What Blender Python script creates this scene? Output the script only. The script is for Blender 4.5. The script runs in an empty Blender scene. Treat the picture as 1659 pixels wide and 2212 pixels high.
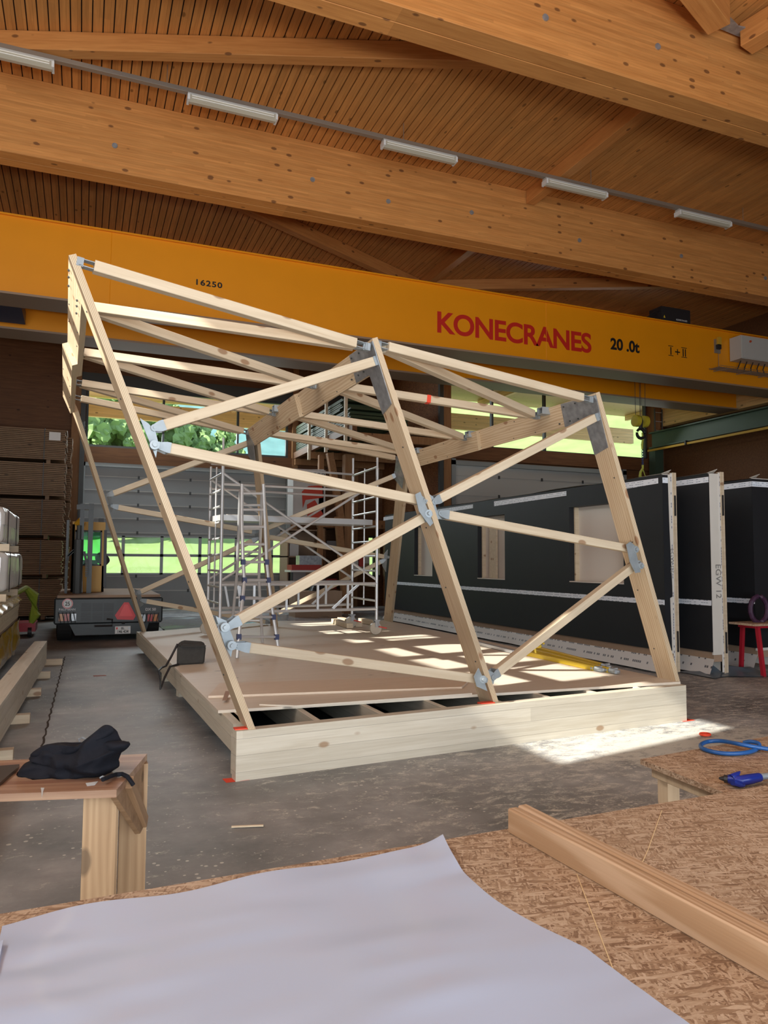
import bpy, math, random
from math import sin, cos, radians, pi, sqrt
from mathutils import Vector, Matrix, noise
random.seed(7)
scn = bpy.context.scene
COL = scn.collection
V = Vector
# ---------------------------------------------------------------- camera
FOC = 1600.0; YAW = radians(22.15); PIT = radians(3.86); ROL = radians(.32)
CAM = V((0, 0, 1.6))
R0 = V((cos(YAW), -sin(YAW), 0)); FW = V((sin(YAW)*cos(PIT), cos(YAW)*cos(PIT), sin(PIT))); U0 = R0.cross(FW)
UP = U0*cos(ROL) - R0*sin(ROL); RT = R0*cos(ROL) + U0*sin(ROL)
cam = bpy.data.cameras.new('camera'); cam.sensor_fit = 'VERTICAL'; cam.sensor_height = 36; cam.lens = FOC/2212*36
cam.clip_end = 2000; cam.clip_start = .05
camo = bpy.data.objects.new('camera', cam); COL.objects.link(camo)
M3 = Matrix((RT, UP, -FW)).transposed()
camo.matrix_world = Matrix.Translation(CAM) @ M3.to_4x4()
scn.camera = camo
# ---------------------------------------------------------------- exposure, world, sun, daylight
scn.view_settings.view_transform = 'Standard'; scn.view_settings.look = 'None'
scn.view_settings.gamma = 1; scn.view_settings.use_curve_mapping = False
scn.view_settings.exposure = 0.22
scn.cycles.max_bounces = 8; scn.cycles.diffuse_bounces = 5; scn.cycles.glossy_bounces = 3
scn.cycles.transparent_max_bounces = 12; scn.cycles.caustics_reflective = False; scn.cycles.caustics_refractive = False
scn.cycles.sample_clamp_indirect = 6.0
w = bpy.data.worlds.new('world'); scn.world = w; w.use_nodes = True
bg = w.node_tree.nodes['Background']; bg.inputs[0].default_value = (.62, .80, 1.0, 1); bg.inputs[1].default_value = 1.1
SUN_DIR = V((.80, .17, -.56)).normalized()
sun = bpy.data.lights.new('sun', 'SUN'); sun.energy = 9.0; sun.angle = .009; sun.color = (1, .95, .86)
so = bpy.data.objects.new('sun', sun); COL.objects.link(so); so.rotation_euler = SUN_DIR.to_track_quat('-Z', 'Y').to_euler()
def area(name, loc, dirv, sx, sy, power, color):
    l = bpy.data.lights.new(name, 'AREA'); l.shape = 'RECTANGLE'; l.size = sx; l.size_y = sy; l.energy = power; l.color = color
    o = bpy.data.objects.new(name, l); COL.objects.link(o); o.location = loc
    o.rotation_euler = V(dirv).to_track_quat('-Z', 'Y').to_euler(); return o
# daylight entering the open gate behind the photographer and the tall windows of the left wall
area('daylight_gate', (1.5, -4.6, 2.6), (0.05, 1, .12), 13, 4.4, 640, (.84, .92, 1.0))
area('ceiling_fill', (-1.2, -4.4, .5), (-.2, .7, 1), 7.5, .9, 760, (1.0, .95, .88))  # unseen fill lamp added low at the gate, tilted up to brighten the ceiling
area('daylight_strip', (-5.3, 4, 6.7), (1, .1, -.2), 13, 1.6, 420, (1.0, .95, .88))
area('daylight_back', (3.2, 25.0, 6.2), (.1, -1, -.9), 6.5, 1.9, 270, (.88, .97, 1.0))
area('daylight_back_right', (14.3, 20.3, 6.4), (-.45, -1, -1), 7.5, 1.9, 60, (.9, .97, .95))

# ---------------------------------------------------------------- geometry helpers
def ray(x, y): return FW + RT*((x-829.5)/FOC) - UP*((y-1106)/FOC)
def P(x, y, z=None, X=None, Y=None, d=None, pl=None):
    r = ray(x, y)
    if z is not None: t = (z-1.6)/r.z
    elif X is not None: t = X/r.x
    elif Y is not None: t = Y/r.y
    elif d is not None: t = d
    else: t = pl[0].dot(pl[1]-CAM)/pl[0].dot(r)
    return CAM + r*t
def pix(p):
    q = V(p)-CAM; d = q.dot(FW); return (829.5+FOC*q.dot(RT)/d, 1106-FOC*q.dot(UP)/d)

class MB:
    def __init__(s): s.v = []; s.f = []
    def add(s, vs, fs):
        n = len(s.v); s.v += [V(v) for v in vs]; s.f += [tuple(i+n for i in f) for f in fs]; return s
    def box(s, a, b):
        x0, x1 = sorted((a[0], b[0])); y0, y1 = sorted((a[1], b[1])); z0, z1 = sorted((a[2], b[2]))
        return s.add([(x0,y0,z0),(x1,y0,z0),(x1,y1,z0),(x0,y1,z0),(x0,y0,z1),(x1,y0,z1),(x1,y1,z1),(x0,y1,z1)],
                     [(0,3,2,1),(4,5,6,7),(0,1,5,4),(1,2,6,5),(2,3,7,6),(3,0,4,7)])
    def prism(s, pts, ext):
        ext = V(ext); pts = [V(p) for p in pts]; n = len(pts)
        c = V((0,0,0))
        for i in range(n): c += pts[i].cross(pts[(i+1) % n])
        if c.dot(ext) > 0: pts = pts[::-1]
        return s.add(pts+[p+ext for p in pts], [tuple(range(n)), tuple(range(2*n-1, n-1, -1))] +
                     [((i+1) % n, i, i+n, (i+1) % n+n) for i in range(n)])
    def tube(s, pts, r, n=10, cap=True):
        pts = [V(p) for p in pts]; rings = []
        t0 = (pts[1]-pts[0]).normalized(); ref = V((0,0,1)) if abs(t0.z) < .9 else V((1,0,0))
        b0 = len(s.v)
        for i, p in enumerate(pts):
            t = (pts[min(i+1, len(pts)-1)]-pts[max(i-1, 0)]).normalized()
            a = t.cross(ref)
            if a.length < 1e-3: a = t.cross(V((0,1,0)))
            a.normalize(); b = t.cross(a); rr = r[i] if isinstance(r, (list, tuple)) else r
            for k in range(n):
                an = 2*pi*k/n; s.v.append(p+a*(rr*cos(an))+b*(rr*sin(an)))
        for i in range(len(pts)-1):
            for k in range(n):
                k2 = (k+1) % n; s.f.append((b0+i*n+k, b0+i*n+k2, b0+(i+1)*n+k2, b0+(i+1)*n+k))
        if cap:
            s.f.append(tuple(b0+k for k in range(n-1, -1, -1))); s.f.append(tuple(b0+(len(pts)-1)*n+k for k in range(n)))
        return s
    def bar(s, a, b, w, h, up=(0,0,1), ch=0):
        a = V(a); b = V(b); t = (b-a).normalized(); sd = t.cross(V(up)).normalized(); u = sd.cross(t)
        x, y = w/2, h/2
        pr = [(-x,-y),(x,-y),(x,y),(-x,y)] if not ch else [(-x+ch,-y),(x-ch,-y),(x,-y+ch),(x,y-ch),(x-ch,y),(-x+ch,y),(-x,y-ch),(-x,-y+ch)]
        return s.prism([a+sd*p+u*q for p, q in pr], b-a)
    def grid(s, f, nu, nv):
        b = len(s.v)
        for j in range(nv+1):
            for i in range(nu+1): s.v.append(V(f(i/nu, j/nv)))
        for j in range(nv):
            for i in range(nu):
                a = b+j*(nu+1)+i; s.f.append((a, a+1, a+nu+2, a+nu+1))
        return s
    def build(s, name, mat, parent=None, M=None, smooth=False):
        M = M or Matrix.Identity(4)
        me = bpy.data.meshes.new(name); inv = M.inverted()
        me.from_pydata([inv @ v for v in s.v], [], s.f); me.update()
        if mat: me.materials.append(mat)
        if smooth:
            for p in me.polygons: p.use_smooth = True
            me.set_sharp_from_angle(angle=radians(40))
        o = bpy.data.objects.new(name, me); COL.objects.link(o)
        return place(o, M, parent)
def abspos(o):
    m = o.matrix_basis.copy()
    p = o.parent
    while p: m = p.matrix_basis @ m; p = p.parent
    return m
def place(o, M, parent):
    if parent:
        o.parent = parent; o.matrix_basis = abspos(parent).inverted() @ M
    else: o.matrix_basis = M
    return o
def tag(o, label=None, cat=None, group=None, kind=None):
    if label: o['label'] = label
    if cat: o['category'] = cat
    if group: o['group'] = group
    if kind: o['kind'] = kind
    return o
def thing(name, loc, label, cat, group=None):
    o = bpy.data.objects.new(name, None); COL.objects.link(o); o.matrix_basis = Matrix.Translation(V(loc)); o.empty_display_size = .1
    return tag(o, label, cat, group)
def struct(o): o['kind'] = 'structure'; return o
def frame_M(org, xdir, up=(0,0,1)):
    x = V(xdir).normalized(); y = V(up).cross(x)
    if y.length < 1e-3: y = V((0,1,0)).cross(x)
    y.normalize(); z = x.cross(y)
    M = Matrix((x, y, z)).transposed().to_4x4(); M.translation = V(org); return M
def barobj(name, a, b, w, h, mat, parent=None, up=(0,0,1), ch=.003):
    M = frame_M(a, V(b)-V(a), up); return MB().bar(a, b, w, h, up, ch).build(name, mat, parent, M)
def boxobj(name, a, b, mat, parent=None, M=None, ch=0):
    return MB().box(a, b).build(name, mat, parent, M)
def text(name, s, M, size, mat, parent, ext=.003, bold=0, sx=1, space=1, align='LEFT'):
    c = bpy.data.curves.new(name, 'FONT'); c.body = s; c.size = size; c.extrude = ext; c.offset = bold; c.space_character = space
    c.align_x = align
    t = bpy.data.objects.new(name+'_tmp', c); COL.objects.link(t)
    dg = bpy.context.evaluated_depsgraph_get(); me = bpy.data.meshes.new_from_object(t.evaluated_get(dg))
    COL.objects.unlink(t); bpy.data.objects.remove(t); bpy.data.curves.remove(c)
    for v in me.vertices: v.co.x *= sx
    me.name = name; me.materials.clear(); me.materials.append(mat)
    o = bpy.data.objects.new(name, me); COL.objects.link(o); return place(o, M, parent)
def textM(org, xdir, up=(0,0,1)):
    x = V(xdir).normalized(); z = x.cross(V(up)).normalized(); y = z.cross(x)
    M = Matrix((x, y, z)).transposed().to_4x4(); M.translation = V(org); return M

# ---------------------------------------------------------------- materials
def newmat(name):
    m = bpy.data.materials.new(name); m.use_nodes = True; nt = m.node_tree
    return m, nt, nt.nodes['Principled BSDF']
def N(nt, t, **k):
    n = nt.nodes.new(t)
    for a, b in k.items():
        if a.startswith('i_'):
            n.inputs[a[2:].replace('_', ' ')].default_value = b
        else: setattr(n, a, b)
    return n
def ramp(nt, stops, interp='LINEAR'):
    r = nt.nodes.new('ShaderNodeValToRGB'); e = r.color_ramp.elements; r.color_ramp.interpolation = interp
    while len(e) < len(stops): e.new(.5)
    for i, (p, c) in enumerate(stops): e[i].position = p; e[i].color = (*c, 1) if len(c) == 3 else c
    return r
def mix(nt, a, b, f, mode='MIX'):
    m = nt.nodes.new('ShaderNodeMix'); m.data_type = 'RGBA'; m.blend_type = mode
    for s, v in ((m.inputs[6], a), (m.inputs[7], b), (m.inputs[0], f)):
        if hasattr(v, 'links') or hasattr(v, 'is_output'): nt.links.new(v, s)
        elif isinstance(v, (tuple, list)): s.default_value = (*v, 1) if len(v) == 3 else v
        else: s.default_value = v
    return m.outputs[2]
def mth(nt, op, a, b=0.0, c=None):
    m = nt.nodes.new('ShaderNodeMath'); m.operation = op
    for i, v in enumerate((a, b) if c is None else (a, b, c)):
        if isinstance(v, (int, float)): m.inputs[i].default_value = v
        else: nt.links.new(v, m.inputs[i])
    return m.outputs[0]
def coords(nt, scale=(1,1,1), rnd=True, src='Object', rot=(0,0,0)):
    tc = N(nt, 'ShaderNodeTexCoord'); mp = N(nt, 'ShaderNodeMapping'); mp.inputs['Scale'].default_value = scale; mp.inputs['Rotation'].default_value = rot
    nt.links.new(tc.outputs[src], mp.inputs['Vector'])
    if rnd:
        oi = N(nt, 'ShaderNodeObjectInfo'); m = mth(nt, 'MULTIPLY', oi.outputs['Random'], 37.0)
        cb = N(nt, 'ShaderNodeCombineXYZ')
        for i in range(3): nt.links.new(m, cb.inputs[i])
        nt.links.new(cb.outputs[0], mp.inputs['Location'])
    return mp.outputs[0]
def plain(name, col, rough=.6, metal=0, spec=.5, noise_amt=0, nscale=6, bump=0):
    m, nt, b = newmat(name)
    b.inputs['Base Color'].default_value = (*col, 1); b.inputs['Roughness'].default_value = rough; b.inputs['Metallic'].default_value = metal
    b.inputs['Specular IOR Level'].default_value = spec
    if noise_amt:
        n = N(nt, 'ShaderNodeTexNoise', i_Scale=nscale, i_Detail=5.0); nt.links.new(coords(nt), n.inputs['Vector'])
        c = mix(nt, tuple(max(0, x*(1-noise_amt)) for x in col), tuple(min(1, x*(1+noise_amt)) for x in col), n.outputs['Fac'])
        nt.links.new(c, b.inputs['Base Color'])
        if bump:
            bp = N(nt, 'ShaderNodeBump', i_Strength=bump, i_Distance=.02); nt.links.new(n.outputs['Fac'], bp.inputs['Height']); nt.links.new(bp.outputs[0], b.inputs['Normal'])
    return m
def wood(name, light, dark, axis='X', grain=.5, knots=.5, rough=.6, lam=0, lamaxis='Z', ply=0, gscale=1.0, knotcol=None, src='Object', rings=0):
    m, nt, b = newmat(name); L = nt.links
    def sc(a, c): return tuple(a if 'XYZ'[i] == axis else c for i in range(3))
    v = coords(nt, sc(.7*gscale, 9*gscale), src=src)
    n1 = N(nt, 'ShaderNodeTexNoise', i_Scale=2.2, i_Detail=4.0, i_Distortion=.6); L.new(v, n1.inputs['Vector'])
    v2 = coords(nt, sc(1.5*gscale, 60*gscale), src=src)
    n2 = N(nt, 'ShaderNodeTexNoise', i_Scale=1.6, i_Detail=3.0); L.new(v2, n2.inputs['Vector'])
    f = mth(nt, 'ADD', mth(nt, 'MULTIPLY', n1.outputs['Fac'], .62), mth(nt, 'MULTIPLY', n2.outputs['Fac'], .38))
    if rings:
        ra = [i for i in range(3) if 'XYZ'[i] != axis]; vr = coords(nt, sc(.9, 7*gscale), src=src)
        wv = N(nt, 'ShaderNodeTexWave', i_Scale=1.6, i_Distortion=9.0, i_Detail=1.5); wv.bands_direction = 'Y' if axis == 'X' else 'X'; wv.inputs['Detail Scale'].default_value = .7; L.new(vr, wv.inputs['Vector'])
        f = mth(nt, 'ADD', mth(nt, 'MULTIPLY', f, 1-rings*.5), mth(nt, 'MULTIPLY', wv.outputs['Fac'], rings*.5))
    lo, hi = .5-.16/max(grain, .05)*.5, .5+.16/max(grain, .05)*.5
    r = ramp(nt, [(max(0, lo), dark), (min(1, hi), light)]); L.new(f, r.inputs[0]); c = r.outputs[0]
    if lam:
        tc = N(nt, 'ShaderNodeTexCoord'); sp = N(nt, 'ShaderNodeSeparateXYZ'); L.new(tc.outputs[src], sp.inputs[0])
        k = mth(nt, 'FLOOR', mth(nt, 'DIVIDE', sp.outputs[lamaxis], lam))
        seg = mth(nt, 'FLOOR', mth(nt, 'ADD', mth(nt, 'DIVIDE', sp.outputs[axis], 2.7), mth(nt, 'MULTIPLY', mth(nt, 'SINE', mth(nt, 'MULTIPLY', k, 12.9)), 3)))
        wn = N(nt, 'ShaderNodeTexWhiteNoise', noise_dimensions='2D'); cb = N(nt, 'ShaderNodeCombineXYZ'); L.new(k, cb.inputs[0]); L.new(seg, cb.inputs[1]); L.new(cb.outputs[0], wn.inputs['Vector'])
        g = mth(nt, 'MULTIPLY_ADD', wn.outputs['Value'], .22, .88)
        cg = N(nt, 'ShaderNodeCombineColor'); [L.new(g, cg.inputs[i]) for i in range(3)]
        c = mix(nt, c, cg.outputs[0], 1.0, 'MULTIPLY')
        fr_ = mth(nt, 'FRACT', mth(nt, 'DIVIDE', sp.outputs[lamaxis], lam)); c = mix(nt, c, tuple(q*.45 for q in dark), mth(nt, 'MULTIPLY', mth(nt, 'LESS_THAN', fr_, (.0035 if lam > .1 else .0018)/lam), .6))
    if ply:
        tc = N(nt, 'ShaderNodeTexCoord'); sp = N(nt, 'ShaderNodeSeparateXYZ'); L.new(tc.outputs['Object'], sp.inputs[0])
        s1 = mth(nt, 'SINE', mth(nt, 'MULTIPLY', sp.outputs['Z'], 2*pi/ply))
        st = ramp(nt, [(.35, tuple(x*.62 for x in dark)), (.65, light)]); L.new(mth(nt, 'MULTIPLY_ADD', s1, .5, .5), st.inputs[0])
        geo = N(nt, 'ShaderNodeTexCoord'); sn = N(nt, 'ShaderNodeSeparateXYZ'); L.new(geo.outputs['Normal'], sn.inputs[0])
        edge = mth(nt, 'LESS_THAN', mth(nt, 'ABSOLUTE', sn.outputs['Z']), .5)
        c = mix(nt, c, st.outputs[0], mth(nt, 'MULTIPLY', edge, .85))
    if knots:
        v3 = coords(nt, sc(3.6, 7.0), src=src)
        vo = N(nt, 'ShaderNodeTexVoronoi', i_Scale=1.0); L.new(v3, vo.inputs['Vector'])
        rr = ramp(nt, [(.0, (1,1,1)), (.15, (1,1,1)), (.22, (0,0,0))]); L.new(vo.outputs['Distance'], rr.inputs[0])
        wn = mth(nt, 'GREATER_THAN', (lambda q: (L.new(vo.outputs['Color'], q.inputs[0]), q.outputs[0])[1])(N(nt, 'ShaderNodeSeparateColor')), 1-knots)
        kf = mth(nt, 'MULTIPLY', rr.outputs[0], mth(nt, 'MULTIPLY', wn, .75))
        c = mix(nt, c, knotcol or tuple(x*.32 for x in dark), kf)
    L.new(c, b.inputs['Base Color']); b.inputs['Roughness'].default_value = rough; b.inputs['Specular IOR Level'].default_value = .35
    bp = N(nt, 'ShaderNodeBump', i_Strength=.08, i_Distance=.01); L.new(n2.outputs['Fac'], bp.inputs['Height']); L.new(bp.outputs[0], b.inputs['Normal'])
    return m
def osb(name, c1, c2, c3, s=1.0, rough=.55):
    m, nt, b = newmat(name); L = nt.links; co = coords(nt, (1,1,1), False); cur = None
    dn = N(nt, 'ShaderNodeTexNoise', i_Scale=9.0*s, i_Detail=3.0); L.new(co, dn.inputs['Vector'])
    ad = N(nt, 'ShaderNodeVectorMath', operation='MULTIPLY_ADD'); L.new(dn.outputs['Color'], ad.inputs[0]); ad.inputs[1].default_value = (.035/s,)*3; L.new(co, ad.inputs[2])
    for i, (rot, off, sc, keep) in enumerate(((.1, 0, 1, 0), (-.5, 5, 1.1, .35), (.55, 9, .9, .45), (1.45, 14, 1.0, .72), (-1.1, 21, 1.2, .7), (.2, 31, .7, .66))):
        mr = N(nt, 'ShaderNodeMapping'); mr.inputs['Rotation'].default_value = (0, 0, rot); L.new(ad.outputs[0], mr.inputs['Vector'])
        mp = N(nt, 'ShaderNodeMapping'); mp.inputs['Scale'].default_value = (15*s*sc, 105*s*sc, 90*s); mp.inputs['Location'].default_value = (off,)*3; L.new(mr.outputs[0], mp.inputs['Vector'])
        vo = N(nt, 'ShaderNodeTexVoronoi', i_Scale=1.0); L.new(mp.outputs[0], vo.inputs['Vector'])
        sx = N(nt, 'ShaderNodeSeparateColor'); L.new(vo.outputs['Color'], sx.inputs[0])
        if cur is None: cur = sx.outputs[0]; fib = None
        else:
            k = mth(nt, 'GREATER_THAN', sx.outputs[1], keep)
            cur = mth(nt, 'ADD', mth(nt, 'MULTIPLY', cur, mth(nt, 'SUBTRACT', 1.0, k)), mth(nt, 'MULTIPLY', sx.outputs[0], k))
    fb = N(nt, 'ShaderNodeTexNoise', i_Scale=1.0, i_Detail=4.0); mf = N(nt, 'ShaderNodeMapping'); mf.inputs['Scale'].default_value = (30*s, 240*s, 100*s); L.new(ad.outputs[0], mf.inputs['Vector']); L.new(mf.outputs[0], fb.inputs['Vector'])
    nn = N(nt, 'ShaderNodeTexNoise', i_Scale=2.2, i_Detail=6.0); L.new(co, nn.inputs['Vector'])
    f = mth(nt, 'ADD', mth(nt, 'MULTIPLY', cur, .42), mth(nt, 'ADD', mth(nt, 'MULTIPLY', fb.outputs['Fac'], .36), mth(nt, 'MULTIPLY', nn.outputs['Fac'], .24)))
    r = ramp(nt, [(.27, c1), (.48, c2), (.72, c3)]); L.new(f, r.inputs[0])
    L.new(r.outputs[0], b.inputs['Base Color']); b.inputs['Roughness'].default_value = rough; b.inputs['Specular IOR Level'].default_value = .4
    bp = N(nt, 'ShaderNodeBump', i_Strength=.12, i_Distance=.004); L.new(f, bp.inputs['Height']); L.new(bp.outputs[0], b.inputs['Normal'])
    return m
def concrete():
    m, nt, b = newmat('worn_concrete'); L = nt.links; co = coords(nt, (1,1,1), False)
    n1 = N(nt, 'ShaderNodeTexNoise', i_Scale=.9, i_Detail=8.0, i_Roughness=.65); L.new(co, n1.inputs['Vector'])
    base = ramp(nt, [(.33, (.12, .125, .128)), (.52, (.245, .252, .255)), (.68, (.39, .40, .405))]); L.new(n1.outputs['Fac'], base.inputs[0])
    # pale sawdust smears, thicker towards the work area on the right
    mp = N(nt, 'ShaderNodeMapping'); mp.inputs['Rotation'].default_value = (0, 0, .25); mp.inputs['Scale'].default_value = (3.4, 6.5, 1); L.new(co, mp.inputs['Vector'])
    n2 = N(nt, 'ShaderNodeTexNoise', i_Scale=1.5, i_Detail=12.0, i_Roughness=.8, i_Distortion=.5); L.new(mp.outputs[0], n2.inputs['Vector'])
    sp = N(nt, 'ShaderNodeSeparateXYZ'); L.new(co, sp.inputs[0])
    ramp_x = N(nt, 'ShaderNodeMapRange', i_From_Min=.2, i_From_Max=3.2, i_To_Min=-.05, i_To_Max=.05); L.new(sp.outputs[0], ramp_x.inputs[0])
    f = mth(nt, 'ADD', n2.outputs['Fac'], ramp_x.outputs[0])
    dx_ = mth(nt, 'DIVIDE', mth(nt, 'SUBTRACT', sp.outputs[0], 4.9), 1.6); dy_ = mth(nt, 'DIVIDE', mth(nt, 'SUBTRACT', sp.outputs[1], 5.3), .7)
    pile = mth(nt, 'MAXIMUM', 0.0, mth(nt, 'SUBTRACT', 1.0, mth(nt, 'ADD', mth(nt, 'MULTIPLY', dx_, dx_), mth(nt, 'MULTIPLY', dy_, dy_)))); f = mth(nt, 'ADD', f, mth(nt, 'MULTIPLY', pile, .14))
    nf = N(nt, 'ShaderNodeTexNoise', i_Scale=17.0, i_Detail=6.0, i_Roughness=.7); L.new(mp.outputs[0], nf.inputs['Vector']); f = mth(nt, 'ADD', f, mth(nt, 'MULTIPLY', mth(nt, 'SUBTRACT', nf.outputs['Fac'], .5), .34))
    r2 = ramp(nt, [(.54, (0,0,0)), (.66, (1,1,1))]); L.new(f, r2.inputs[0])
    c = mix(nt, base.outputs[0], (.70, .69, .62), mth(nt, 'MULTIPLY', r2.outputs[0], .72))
    vo = N(nt, 'ShaderNodeTexVoronoi', i_Scale=16.0); L.new(co, vo.inputs['Vector'])
    n3 = N(nt, 'ShaderNodeTexNoise', i_Scale=1.4, i_Detail=3.0); L.new(co, n3.inputs['Vector'])
    sp2 = mth(nt, 'LESS_THAN', vo.outputs['Distance'], mth(nt, 'MULTIPLY', mth(nt, 'SUBTRACT', n3.outputs['Fac'], .34), .62))
    c = mix(nt, c, (.66, .65, .60), mth(nt, 'MULTIPLY', sp2, .7))
    L.new(c, b.inputs['Base Color']); rr = N(nt, 'ShaderNodeMapRange', i_To_Min=.38, i_To_Max=.68); L.new(n1.outputs['Fac'], rr.inputs[0]); L.new(rr.outputs[0], b.inputs['Roughness'])
    bp = N(nt, 'ShaderNodeBump', i_Strength=.12, i_Distance=.01); L.new(n2.outputs['Fac'], bp.inputs['Height']); L.new(bp.outputs[0], b.inputs['Normal'])
    return m
def glassmat(name='window_glass', tint=(1, 1, 1), amt=.94):
    m = bpy.data.materials.new(name); m.use_nodes = True; nt = m.node_tree; nt.nodes.clear()
    o = N(nt, 'ShaderNodeOutputMaterial'); t = N(nt, 'ShaderNodeBsdfTransparent'); g = N(nt, 'ShaderNodeBsdfGlossy'); x = N(nt, 'ShaderNodeMixShader')
    t.inputs[0].default_value = (*tint, 1); g.inputs['Roughness'].default_value = .03
    fr = N(nt, 'ShaderNodeFresnel'); fr.inputs[0].default_value = 1.3
    nt.links.new(mth(nt, 'MULTIPLY', fr.outputs[0], 1-amt+.4), x.inputs[0]); nt.links.new(t.outputs[0], x.inputs[1]); nt.links.new(g.outputs[0], x.inputs[2]); nt.links.new(x.outputs[0], o.inputs[0])
    return m
def printed(name, base, ink, sx=40, sy=14, dens=.5, axis=('Y', 'Z'), rough=.5):
    # membrane / tape with rows of small printed dashes
    m, nt, b = newmat(name); L = nt.links; tc = N(nt, 'ShaderNodeTexCoord'); sp = N(nt, 'ShaderNodeSeparateXYZ'); L.new(tc.outputs['Object'], sp.inputs[0])
    u = mth(nt, 'MULTIPLY', sp.outputs[axis[0]], sx); v = mth(nt, 'MULTIPLY', sp.outputs[axis[1]], sy)
    row = mth(nt, 'LESS_THAN', mth(nt, 'FRACT', v), .28)
    wn = N(nt, 'ShaderNodeTexWhiteNoise', noise_dimensions='2D'); cb = N(nt, 'ShaderNodeCombineXYZ'); L.new(mth(nt, 'FLOOR', u), cb.inputs[0]); L.new(mth(nt, 'FLOOR', v), cb.inputs[1]); L.new(cb.outputs[0], wn.inputs['Vector'])
    da = mth(nt, 'MULTIPLY', mth(nt, 'LESS_THAN', wn.outputs['Value'], dens), mth(nt, 'LESS_THAN', mth(nt, 'FRACT', u), .8))
    c = mix(nt, base, ink, mth(nt, 'MULTIPLY', row, da)); L.new(c, b.inputs['Base Color']); b.inputs['Roughness'].default_value = rough
    return m
M_GLU = wood('glulam_orange', (.66, .305, .092), (.50, .205, .055), 'X', grain=.45, knots=.28, rough=.5, lam=.04, lamaxis='Z', knotcol=(.10, .035, .015))
M_GLUY = wood('glulam_orange_crosswise', (.66, .305, .095), (.5, .2, .055), 'X', grain=.45, knots=.25, rough=.5, knotcol=(.10, .035, .015))
M_SLAT = wood('ceiling_slat_wood', (.70, .33, .10), (.52, .22, .06), 'Y', grain=.4, knots=.12, rough=.55, lam=.145, lamaxis='X')
M_GROOVE = plain('dark_groove', (.03, .016, .008), .9)
M_PALE = wood('pale_spruce', (.67, .575, .425), (.54, .435, .30), 'X', grain=.42, knots=.4, rough=.55, knotcol=(.26, .13, .06))
M_BEAM = wood('pale_spruce_glued_beam', (.64, .60, .50), (.52, .47, .37), 'X', grain=.45, knots=.3, rough=.5, lam=.12, lamaxis='Z', knotcol=(.3, .17, .08))
M_LVL = wood('laminated_veneer_lumber', (.69, .56, .385), (.54, .39, .24), 'X', grain=.5, knots=.5, rough=.5, ply=.0105, rings=.5, knotcol=(.28, .12, .05))
M_PLY = wood('plywood_deck', (.74, .66, .55), (.64, .56, .45), 'X', grain=.35, knots=.06, rough=.5, gscale=.7)
M_OSB = osb('strand_board', (.19, .11, .065), (.40, .275, .175), (.60, .47, .34), 1.7)
M_OSBW = osb('strand_board_wall', (.10, .035, .012), (.20, .075, .025), (.33, .14, .05), .55)
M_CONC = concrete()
M_CRANE = plain('crane_orange_paint', (.82, .30, .004), .42, 0, .5, .05, 2)
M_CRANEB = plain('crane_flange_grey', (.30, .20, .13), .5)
M_RED = plain('logo_red', (.55, .02, .01), .5)
M_BLACK = plain('black_lettering', (.012, .012, .012), .5)
M_BLK = plain('black_plastic', (.02, .02, .022), .45)
M_WHITE = plain('white_lacquer', (.75, .76, .74), .4)
M_CAB = plain('light_grey_cabinet', (.50, .50, .47), .45)
M_RAIL = plain('galvanised_rail', (.34, .30, .25), .4, .5)
M_GALV = plain('galvanised_steel', (.33, .375, .40), .42, .35, .5, .25, 14)
M_GALVD = plain('dull_steel_plate', (.34, .36, .38), .36, .5, .5, .55, 16)
M_ALU = plain('aluminium_tube', (.58, .60, .61), .34, .35)
M_DARKST = plain('dark_grey_steel', (.06, .068, .068), .5, .2)
M_GREENST = plain('green_steel_paint', (.05, .085, .055), .5)
M_DOOR = plain('grey_door_panel', (.30, .325, .33), .45, 0, .5, .05, 3)
M_DOORW = plain('pale_door_panel', (.52, .53, .50), .5)
M_FRAME = plain('door_frame_grey', (.33, .37, .37), .45, .2)
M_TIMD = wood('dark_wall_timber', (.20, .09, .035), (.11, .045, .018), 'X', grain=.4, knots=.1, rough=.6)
M_POST = wood('hall_post_timber', (.36, .19, .08), (.24, .11, .045), 'Z', grain=.4, knots=.2, rough=.6)
M_MEMB = plain('black_membrane', (.013, .015, .018), .55, 0, .4, .15, 5)
M_MEMW = printed('white_printed_membrane', (.62, .60, .57), (.12, .12, .13), 26, 9, .55)
M_MEMP = plain('pale_membrane', (.66, .64, .58), .5, 0, .4, .06, 4)
M_TAPE = printed('white_tape', (.80, .87, .95), (.30, .38, .48), 22, 30, .6)
M_TAPEX = printed('white_tape_end', (.80, .87, .95), (.30, .38, .48), 22, 30, .6, axis=('X', 'Z'))
M_TAPEV = printed('printed_edge_tape', (.68, .67, .63), (.1, .12, .2), 26, 24, .5, axis=('Z', 'X'))
M_GLASS = glassmat()
M_SHEET = plain('white_sheet_plastic', (.53, .64, .84), .13, 0, .6)
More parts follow.
